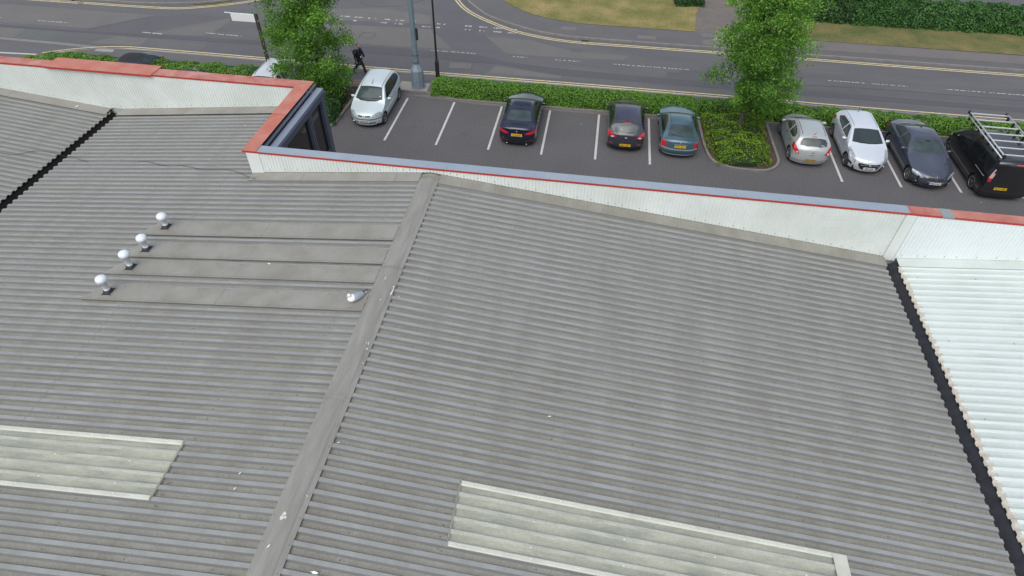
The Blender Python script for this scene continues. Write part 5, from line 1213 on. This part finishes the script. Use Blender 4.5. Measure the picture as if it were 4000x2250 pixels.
skin('shoe', [(-.44, -.09, .20, .06), (-.41, -.09, .10, .065), (-.32, -.09, .045, .05)], [(0, 1), (1, 2)], shoe, pr, 1)
skin('hair', [(.045, 0, 1.645, (.065, .075)), (.055, 0, 1.72, (.085, .085)), (.075, 0, 1.785, (.085, .078))], [(0, 1), (1, 2)], hairm, pr, 2)
mb = MB()
mb.add([(.17, -.03, 1.45), (.17, .05, 1.45), (.205, .06, 1.05), (.205, -.05, 1.05)], [(0, 1, 2, 3), (3, 2, 1, 0)], shirt); mb.build('shirt', pr)
mb = MB()
for y in (-.03, .03): mb.lathe([(0, -.01), (.009, 0), (0, .01)], M['ink'], (.172, y, 1.685), 8)
mb.build('eyes', pr)
for y in (-.085, .085): mb = MB(); mb.lathe([(0, -.03), (.018, 0), (0, .03)], skinm, (.075, y, 1.66), 8); mb.build('ear', pr)
mb = MB(); mb.box((.205, -.06, 1.02), (.22, .0, 1.11), M['paper']); mb.build('badge', pr)
pr.rotation_euler.z = -.35
bp = empty('backpack', (-13.3, 32.55, .09), -.35); tag(bp, 'black backpack worn by the walking man', 'backpack')
skin('bag', [(-.20, 0, 1.02, (.10, .14)), (-.23, 0, 1.2, (.12, .15)), (-.2, 0, 1.38, (.09, .13))], [(0, 1), (1, 2)], mat('backpack_fabric', (.012, .014, .018), .75), bp, 2)
mb = MB()
for y in (-.12, .12): mb.tube([(-.12, y, 1.4), (.0, y * 1.15, 1.50), (.16, y, 1.40), (.2, y * 1.1, 1.2), (.1, y * 1.5, 1.05)], .018, M['trim'], 6)
mb.build('strap', bp)

# gull resting on the cover panel
gz = zc('L', -4.95) + .012
gl = empty('seagull', (-4.93, 9.53, gz), R(229 - 0)); tag(gl, 'grey and white gull resting on the flat cover panel by the ridge', 'bird')
wh = mat('gull_white', (.78, .79, .80), .7); gg = mat('gull_grey', (.27, .30, .34), .7, noise=.4, nscale=30, col2=(.30, .33, .38)); gk = mat('gull_black', (.015, .015, .018), .6)
# local +X = head end
mb = MB()
def loft(mb, st_, mt, n=16, axis=0):
    vs = []
    for (p0, q0, ra, rb) in st_:
        for k in range(n):
            t = 2 * PI * k / n
            vs.append((p0, ra * math.cos(t), q0 + rb * math.sin(t)) if axis == 0 else (p0 + ra * math.cos(t), rb * math.sin(t), q0))
    mb.add(vs, [(i * n + k, i * n + (k + 1) % n, (i + 1) * n + (k + 1) % n, (i + 1) * n + k) for i in range(len(st_) - 1) for k in range(n)] + [tuple(range(n))[::-1], tuple((len(st_) - 1) * n + k for k in range(n))], mt, True)
loft(mb, [(-.31, .095, .034, .010), (-.24, .09, .040, .014), (-.18, .085, .044, .032), (-.11, .085, .070, .062), (-.03, .088, .090, .082), (.05, .09, .096, .086), (.11, .092, .085, .080), (.155, .098, .055, .058), (.175, .10, .02, .02)], wh)
loft(mb, [(.085, .10, .05, .055), (.095, .15, .048, .046), (.11, .185, .042, .038), (.122, .215, .046, .038), (.126, .24, .040, .034), (.124, .262, .022, .02)], wh, axis=1)
gb = mb.build('body', gl); fix_normals(gb)
rmd = gb.modifiers.new('r', 'REMESH'); rmd.mode = 'VOXEL'; rmd.voxel_size = .008; rmd.use_smooth_shade = True
smd = gb.modifiers.new('s', 'SMOOTH'); smd.factor = .6; smd.iterations = 6
for s in (1, -1):
    mb = MB(); n = 10; vs = []; st_ = [(.075, .045, .055, .045), (.06, .066, .06, .075), (.0, .075, .062, .09), (-.08, .068, .06, .085), (-.16, .045, .055, .065), (-.22, .028, .055, .045)]
    for (xx, yy, zz, hh) in st_:
        for k in range(n):
            a = PI * k / (n - 1); vs.append((xx, s * (yy + .024) * math.cos(a * .5) ** .8 * 1.12, zz + .0 + (hh + .024) * math.sin(a * .5)))
    mb.add(vs, [(i * n + k, i * n + k + 1, (i + 1) * n + k + 1, (i + 1) * n + k) for i in range(len(st_) - 1) for k in range(n - 1)], gg, True)
    w_ = mb.build('wing', gl)
    mb = MB(); mb.add([(-.20, s * .05, .105), (-.20, s * .004, .118), (-.345, s * -.012, .125), (-.36, s * .004, .12)], [(0, 1, 2, 3), (3, 2, 1, 0)], gk)
    mb.add([(-.26, s * .03, .121), (-.26, s * .018, .123), (-.275, s * .018, .125), (-.275, s * .03, .123)], [(0, 1, 2, 3), (3, 2, 1, 0)], wh); mb.build('wing_tip', w_)
mb = MB(); mb.add([(.162, .010, .228), (.162, -.010, .228), (.162, 0, .208), (.21, 0, .206), (.204, 0, .216)], [(0, 1, 4), (0, 4, 3, 2), (1, 2, 3, 4)], mat('beak_yellow', (.6, .4, .05), .5)); mb.build('beak', gl)
mb = MB()
for y in (-.036, .036): mb.lathe([(0, -.005), (.005, 0), (0, .005)], gk, (.150, y * .85, .232), 6)
mb.build('eyes', gl)
# cable over the roofs
cpts = [('LL', -25, 15.25, -.02), ('LL', -21.5, 15.3, .012), ('LL', -19.4, 15.36, .012), ('LL', -19.0, 15.36, .012), ('LL', -18.78, 15.49, .012), ('LL', -18.37, 15.81, .012), ('LL', -17.8, 15.86, .012), ('L', -17.24, 15.7, .012), ('L', -16.95, 15.67, .012), ('L', -16.42, 15.45, .0), ('L', -16.0, 15.40, -.026), ('L', -14.6, 15.41, -.026), ('L', -14.26, 15.42, .0), ('L', -13.87, 15.36, .012), ('L', -13.43, 15.2, .0), ('L', -12.95, 15.175, -.02), ('L', -12.67, 15.17, .012), ('L', -12.3, 15.08, .012), ('L', -11.84, 14.97, .012), ('L', -10.95, 14.94, .012), ('L', -10.5, 14.78, .012), ('L', -10.11, 14.58, .012), ('L', -9.77, 14.43, .03)]
pts3 = smoothline([(x, y) for _, x, y, _ in cpts], 4); hs = smoothline([(x, h) for _, x, _, h in cpts], 4)
mb = MB(); mb.tube([(p[0], p[1], (zc('LL', p[0]) if p[0] < -17.5 else zc('L', p[0])) + h[1]) for p, h in zip(pts3, hs)], .007, M['trim'], 6)
tag(mb.build('cable'), 'thin black cable lying across the corrugated roof and the left gutter', 'cable')
# feathers and scraps on the roof
feather = mat('feather_white', (.72, .73, .74), .7)
def fthr(x, y, z, a, l, label, nm='feather', cat='feather'):
    mb = MB(); w2 = l * .18; mb.add([(-l / 2, 0, .004), (-l * .1, w2, .014), (l * .4, w2 * .7, .012), (l / 2, 0, .006), (l * .3, -w2 * .7, .01), (-l * .1, -w2, .01)], [(0, 1, 2, 3, 4, 5), (5, 4, 3, 2, 1, 0)], feather)
    mb.tube([(-l * .7, 0, .004), (l * .45, 0, .013)], .0025, feather, 5)
    o = mb.build(nm); o.location = (x, y, z); o.rotation_euler = (0, 0, a); tag(o, label, cat, 'white feathers and scraps on the roof'); return o
zr_ = lambda x: (zc('L', x) if x < -4.38 else zc('R', x)) + .03
for x, y, a, l, lab, dz in [(-3.98, 9.77, .4, .09, 'small white feather in a roof groove right of the gull', -.055), (-4.31, 9.53, 1, .05, 'tiny white scrap on the ridge cap beside the gull', .02), (-4.02, 5.84, .3, .05, 'tiny white feather at the right edge of the ridge cap', -.05),
        (-3.6, 3.5, -.1, .13, 'curved white feather near the bottom edge right of the ridge', -.04), (-7.62, 10.68, -.3, .09, 'white feather between the middle cover panels', -.03), (-4.45, 3.75, 1.1, .07, 'white dropping lump low on the ridge cap', .02), (-5.6, 5.0, .9, .06, 'small white feather on the left slope below the rooflight end', -.03),
        (-5.55, 4.7, 1.2, .06, 'lower small white feather on the left slope near the ridge', -.03), (-18.9, 18.7, 1.4, .16, 'white scrap on the wall flashing left of the gutter', .0), (-.15, 7.3, .1, .07, 'tiny white fleck in the middle of the right slope', -.03), (7.96, 5.0, 1.2, .09, 'white fleck beside the right gutter', -.03), (-11.7, 17.7, .2, .06, 'white fleck on the left slope near the orange coping', -.03)]:
    fthr(x, y, (zc('LL', x) + .03 if x < -17.7 else zr_(x)) + dz, a, l, lab)
mb = MB(); mb.tube([(-4.15, 9.79, zr_(-4.15) - .01), (-4.135, 9.92, zr_(-4.14)), (-4.14, 10.03, zr_(-4.14) - .005)], [.012, .010, .014], feather, 7)
mb.lathe([(0, -.014), (.024, 0), (0, .014)], feather, (-4.15, 10.04, zr_(-4.14)), 8); mb.lathe([(0, -.012), (.018, 0), (0, .012)], feather, (-4.15, 9.78, zr_(-4.14) - .01), 8)
tag(mb.build('bone'), 'white bone lying on the right edge of the ridge cap near the gull', 'bone')
# droppings on the ridge cap: thin splats
mb = MB()
for x, y, s in [(-4.21, 8.25, .06), (-4.14, 7.69, .04), (-4.17, 4.7, .04), (-4.42, 4.29, .09), (-4.41, 10.26, .04), (-4.2, 14.55, .03), (-4.4, 13.3, .02), (-4.5, 13.0, .02), (-4.18, 8.1, .05)]:
    for k in range(4):
        xx, yy = x + rnd.uniform(-s, s) * .5, y + rnd.uniform(-s, s) * .7; r0 = s * rnd.uniform(.15, .4)
        dxc = abs(xx + 4.38); zz = zc('L', -4.65) + .004 + (.052 if dxc < .054 else (.034 + (.157 - dxc) / .103 * .018 if dxc < .157 else .028)) + .006
        mb.add([(xx + r0 * math.cos(t) * rnd.uniform(.5, 1.2), yy + r0 * 1.3 * math.sin(t), zz) for t in np.linspace(0, 2 * PI, 8)[:-1]], [tuple(range(7))], mat('dropping', (.55, .55, .53), .8))
o = mb.build('bird_droppings', bld); o['kind'] = 'stuff'
